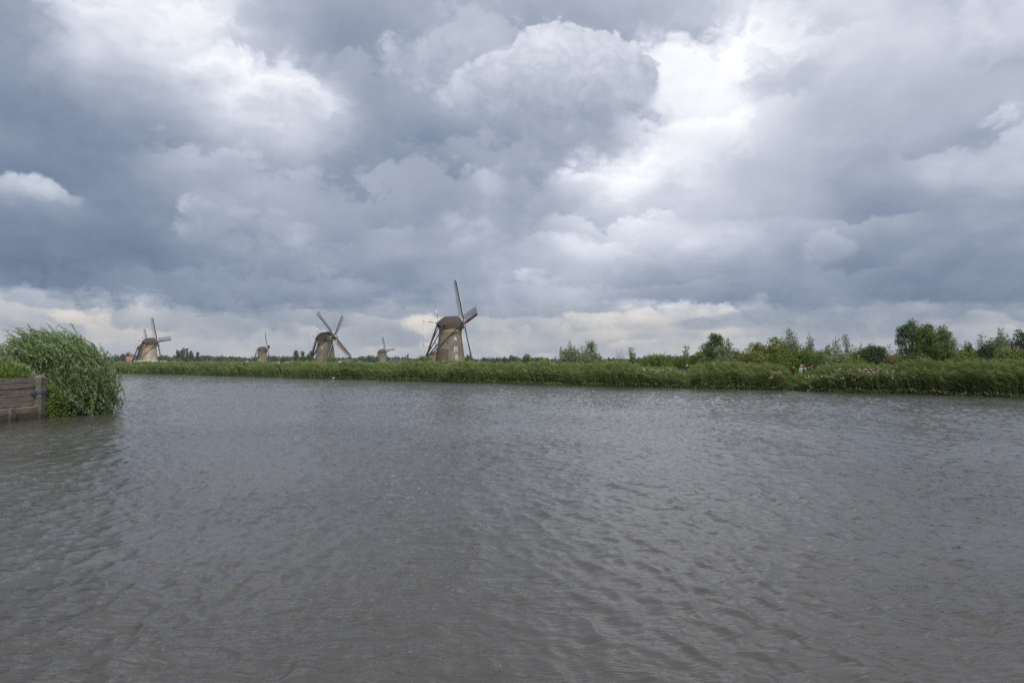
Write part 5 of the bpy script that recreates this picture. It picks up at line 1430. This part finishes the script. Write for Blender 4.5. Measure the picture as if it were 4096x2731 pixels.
# ------------------------------------------------------------------ people
def pmat(name, c): return rough_mat(name, c, .15, 6.0, .85)
M_skin = pmat('skin', (.46, .27, .20))
def person(label, px, s, facing, height, jacket, trousers, hair, pose='stand', head_gear=None, group=None, z=PATH_Z, hood=None):
    """one continuous figure grown from a jointed skeleton"""
    x, y = bankpoint(px, s)
    root = thing('person', label, 'person', (x, y, z), facing, group)
    k = height / 1.75
    # skeleton: +Y forward
    if pose == 'stand':
        J = {'pelvis': (0, 0, .96), 'waist': (0, .01, 1.12), 'chest': (0, .02, 1.34), 'neck': (0, .02, 1.50), 'jaw': (0, .05, 1.58), 'head': (0, .045, 1.66), 'crown': (0, .03, 1.735),
             'hipL': (-.10, 0, .90), 'kneeL': (-.11, .06, .50), 'ankL': (-.11, -.02, .09), 'toeL': (-.12, .15, .035), 'hipR': (.10, 0, .90), 'kneeR': (.11, .02, .50), 'ankR': (.11, -.10, .09), 'toeR': (.12, .07, .035),
             'shL': (-.19, .01, 1.43), 'elL': (-.25, -.02, 1.15), 'wrL': (-.23, .14, .95), 'haL': (-.22, .19, .88), 'shR': (.19, .01, 1.43), 'elR': (.26, -.03, 1.16), 'wrR': (.22, .16, 1.0), 'haR': (.20, .23, .96)}
    else:                                    # seated on a bicycle, leaning to the handlebar
        J = {'pelvis': (0, -.18, 1.0), 'waist': (0, -.08, 1.14), 'chest': (0, .10, 1.36), 'neck': (0, .20, 1.50), 'jaw': (0, .27, 1.56), 'head': (0, .265, 1.64), 'crown': (0, .24, 1.72),
             'hipL': (-.10, -.16, .95), 'kneeL': (-.11, .25, .80), 'ankL': (-.11, .16, .40), 'toeL': (-.11, .32, .36), 'hipR': (.10, -.16, .95), 'kneeR': (.11, .22, .62), 'ankR': (.11, .06, .22), 'toeR': (.11, .22, .19),
             'shL': (-.20, .12, 1.42), 'elL': (-.27, .28, 1.20), 'wrL': (-.25, .48, 1.10), 'haL': (-.24, .55, 1.09), 'shR': (.20, .12, 1.42), 'elR': (.27, .28, 1.20), 'wrR': (.25, .48, 1.10), 'haR': (.24, .55, 1.09)}
    rad = {'pelvis': .15, 'waist': .145, 'chest': .165, 'neck': .062, 'jaw': .075, 'head': .10, 'crown': .075, 'hip': .105, 'knee': .066, 'ank': .045, 'toe': .035, 'sh': .078, 'el': .056, 'wr': .036, 'ha': .036}
    E = [('pelvis', 'waist'), ('waist', 'chest'), ('chest', 'neck'), ('neck', 'jaw'), ('jaw', 'head'), ('head', 'crown')]
    for sd in 'LR': E += [('pelvis', 'hip' + sd), ('hip' + sd, 'knee' + sd), ('knee' + sd, 'ank' + sd), ('ank' + sd, 'toe' + sd), ('chest', 'sh' + sd), ('sh' + sd, 'el' + sd), ('el' + sd, 'wr' + sd), ('wr' + sd, 'ha' + sd)]
    names = list(J)
    verts = [Vector(J[n]) * k for n in names]; edges = [(names.index(a), names.index(b)) for a, b in E]
    # five fingers on each hand
    for sd, sx in (('L', -1), ('R', 1)):
        h = Vector(J['ha' + sd]); w_ = Vector(J['wr' + sd]); d = (h - w_).normalized(); side = Vector((sx, 0, 0))
        for q in range(5):
            thumb = q == 4
            off = (-side * .035) if thumb else Vector((0, 0, 1)).cross(d).normalized() * (.024 * (q - 1.5)) if pose != 'stand' else (Vector((0, 1, 0)) * (.018 * (q - 1.5)) if not thumb else Vector((0, .04, 0)))
            ln = (.07, .08, .085, .07, .055)[q]
            b = h + off * .6; c1 = b + d * ln * .6 + off * .3; c2 = c1 + (d + Vector((0, 0, -.7))).normalized() * ln * .5
            i0 = len(verts)
            verts += [c1 * k, c2 * k]; edges += [(names.index('ha' + sd), i0), (i0, i0 + 1)]
    me = bpy.data.meshes.new('body_skeleton'); me.from_pydata(verts, edges, []); me.update()
    tmp = bpy.data.objects.new('body_skeleton', me); col.objects.link(tmp)
    md = tmp.modifiers.new('skin', 'SKIN'); sub = tmp.modifiers.new('smooth', 'SUBSURF'); sub.levels = 1; sub.render_levels = 1
    sv = me.skin_vertices[0].data
    for i in range(len(verts)):
        if i < len(names):
            nm = names[i]; rr = rad.get(nm) or rad[nm[:-1]]
            if nm in ('chest', 'waist', 'pelvis'): sv[i].radius = (rr * k, rr * .72 * k)
            else: sv[i].radius = (rr * k, rr * k)
        else: sv[i].radius = (.0095 * k, .0095 * k)
        sv[i].use_root = (i == 0)
    dg = bpy.context.evaluated_depsgraph_get(); dg.update()
    body = bpy.data.meshes.new_from_object(tmp.evaluated_get(dg))
    bpy.data.objects.remove(tmp, do_unlink=True)
    # cloth and skin by nearest bone
    A = np.array([tuple(verts[a]) for a, b in edges]); B = np.array([tuple(verts[b]) for a, b in edges])
    cls = []
    for a, b in edges:
        nb = names[b] if b < len(names) else 'finger'
        cls.append(2 if nb in ('jaw', 'head', 'crown', 'finger') or nb[:2] == 'ha' else (3 if nb[:3] == 'toe' else (1 if nb[:3] in ('hip', 'kne', 'ank') else 0)))
    cls = np.array(cls); mi = []
    for p in body.polygons:
        c = np.array(p.center); ab = B - A; t = np.clip(((c - A) * ab).sum(1) / (ab * ab).sum(1), 0, 1)
        mi.append(int(cls[np.argmin(np.linalg.norm(A + ab * t[:, None] - c, axis=1))]))
    body.materials.clear()
    for m in (jacket, trousers, M_skin, M_tar): body.materials.append(m)
    body.polygons.foreach_set('material_index', mi); body.polygons.foreach_set('use_smooth', [True] * len(mi)); body.update()
    new_obj('body', body, None, root)
    H = Vector(J['head']) * k
    # face: nose, eyes, mouth, ears
    MB().prism([H + Vector(v) * k for v in ((-.018, .085, -.045), (.018, .085, -.045), (0, .09, .02))], Vector((0, .035, -.008)) * k).build('nose', M_skin, root)
    for sg in (-1, 1):
        MB().tube([H + Vector((sg * .036, .088, .006)) * k, H + Vector((sg * .036, .104, .006)) * k], .013 * k, 6).build('eye', M_tar, root)
        MB().tube([H + Vector((sg * .10, -.005, -.01)) * k, H + Vector((sg * .122, -.012, -.008)) * k], [.032 * k, .024 * k], 6).build('ear', M_skin, root)
    MB().box(H.x - .028 * k, H.x + .028 * k, H.y + .088 * k, H.y + .103 * k, H.z - .078 * k, H.z - .066 * k).build('mouth', M_red, root)
    def shell(z0, grow, mat, nm, back=0.0):
        mb = MB(); prof = []
        for i in range(7):
            a = math.pi / 2 * i / 6; prof.append((max(.002, math.cos(a)) * (.112 + grow) * k, z0 * k + math.sin(a) * (.118 - z0 + grow) * k))
        mb.lathe(prof, 12, cx=H.x, cy=H.y - (.012 + back) * k)
        mb.v = [(x_, y_, z_ + H.z) for x_, y_, z_ in mb.v]
        return mb.build(nm, mat, root, smooth=True)
    if hair is not None: shell(-.01, .006, hair, 'hair', .014)
    if head_gear is not None:
        o = shell(.015, .016, head_gear, 'cap', .0)
        MB().prism([H + Vector(v) * k for v in ((-.08, .09, .03), (.08, .09, .03), (.06, .17, .02), (-.06, .17, .02))], (0, 0, .012)).build('peak', head_gear, root)
    if hood is not None:
        nk = Vector(J['neck']) * k
        MB().tube([nk + Vector((0, -.09, -.06)), nk + Vector((0, -.10, .03)), nk + Vector((0, -.05, .09))], [.075, .085, .05], 8).tube([nk + Vector((-.10, .05, -.02)), nk + Vector((0, .10, -.05)), nk + Vector((.10, .05, -.02))], .035, 6).build('hood', hood, root, smooth=True)
    return root
P_navy = pmat('navy_jacket', (.018, .022, .035)); P_black = pmat('black_jacket', (.014, .014, .016)); P_grey = pmat('grey_hoodie', (.30, .31, .33)); P_red = pmat('red_cloth', (.50, .04, .05)); P_green = pmat('dark_green_coat', (.03, .04, .025)); P_jean = pmat('blue_jeans', (.10, .16, .24)); P_dark = pmat('dark_trousers', (.02, .021, .025)); P_blue = pmat('dusky_blue_jacket', (.05, .065, .11)); P_pink = pmat('pink_knit_hat', (.42, .30, .30)); P_hbr = pmat('brown_hair', (.09, .045, .03)); P_hbl = pmat('black_hair', (.015, .013, .012)); P_white = pmat('white_shirt', (.7, .7, .7)); P_gry2 = pmat('charcoal_jacket', (.06, .062, .066))
PATHF = math.atan2(EB.y, EB.x) - math.pi / 2      # facing along the path to the left
cyc = person('bald cyclist in navy jacket and jeans riding along the path', 2739, 8.6, PATHF + math.pi, 1.80, P_navy, P_jean, None, 'ride')
def bicycle(px, s, face):
    x, y = bankpoint(px, s)
    root = thing('bicycle', 'dark upright bicycle under the cyclist in the navy jacket', 'bicycle', (x, y, PATH_Z), face)
    M_fr = pmat('bicycle_frame', (.03, .03, .035))
    for cy in (-.52, .56):
        w = MB(); pts = [(0, cy + .33 * math.cos(a), .34 + .33 * math.sin(a)) for a in np.linspace(0, 2 * math.pi, 25)]
        w.tube(pts, .018, 5, 0, False); wo = w.build('wheel', M_tar, root)
        sp = MB()
        for a in np.linspace(0, math.pi, 6, endpoint=False): sp.bar((0, cy - .32 * math.cos(a), .34 - .32 * math.sin(a)), (0, cy + .32 * math.cos(a), .34 + .32 * math.sin(a)), .006)
        sp.build('spokes', M_lath, wo)
    f = MB()
    for p, q in (((0, -.10, .30), (0, -.20, .86)), ((0, -.18, .80), (0, .36, .86)), ((0, -.10, .30), (0, .38, .80)), ((0, -.10, .30), (0, -.52, .34)), ((0, -.19, .80), (0, -.52, .34)), ((0, .35, .98), (0, .56, .34))): f.bar(p, q, .035)
    f.build('frame', M_fr, root)
    MB().tube([(-.27, .50, 1.07), (-.22, .42, 1.07), (0, .35, 1.02), (.22, .42, 1.07), (.27, .50, 1.07)], .016, 6).build('handlebar', M_fr, root)
    MB().prism([(-.09, -.32, .88), (.09, -.32, .88), (.02, -.04, .88), (-.02, -.04, .88)], (0, 0, .05)).build('saddle', M_tar, root)
    MB().tube([(-.07, -.10, .30), (.07, -.10, .30)], .05, 8).bar((.07, -.10, .30), (.09, .02, .18), .025).bar((-.07, -.10, .30), (-.09, -.14, .44), .025).build('crank', M_lath, root)
bicycle(2739, 8.6, PATHF + math.pi)
person('walker in black jacket with bright red collar, leftmost of the group', 3173, 8.4, PATHF + .3, 1.64, P_black, P_dark, P_hbl, hood=P_red)
person('walker in pale grey hoodie and pinkish hat', 3204, 8.2, PATHF + math.pi - .4, 1.68, P_grey, P_jean, None, head_gear=P_pink, hood=P_grey)
person('walker in dusky blue jacket behind the grey hoodie', 3214, 9.2, PATHF + 2.2, 1.72, P_blue, P_dark, P_hbr)
person('shorter walker in navy and white right of the grey hoodie', 3219, 8.3, PATHF + 2.6, 1.58, P_navy, P_dark, P_hbl, hood=P_white)
person('walker in black jacket and black cap in the middle of the group', 3233, 8.3, PATHF + 2.9, 1.64, P_black, P_jean, None, head_gear=P_black, hood=P_grey)
person('brown-haired walker in charcoal jacket right of the black cap', 3247, 8.2, PATHF + .7, 1.66, P_gry2, P_dark, P_hbr)
person('walker in dark green coat, rightmost and apart from the group', 3270, 9.4, PATHF + 2.0, 1.72, P_green, P_dark, P_hbl)

# ------------------------------------------------------------------ damp air over the polder
def haze():
    mb = MB().box(-5400, 5400, -2600, 5400, -3.2, 40)
    def f(g):
        return None
    m = bpy.data.materials.new('damp_air'); m.use_nodes = True; m.node_tree.nodes.clear(); g = G(m.node_tree)
    v = g.node('ShaderNodeVolumePrincipled', {'Color': (.93, .96, 1.0, 1), 'Density': HAZE, 'Anisotropy': 0.1})
    g.t.links.new(v.outputs[0], g.node('ShaderNodeOutputMaterial').inputs['Volume'])
    o = mb.build('haze', m, kind='stuff', label='thin damp air veiling the far polder', cat='haze')
HAZE = 0.0001
if HAZE > 0: haze()
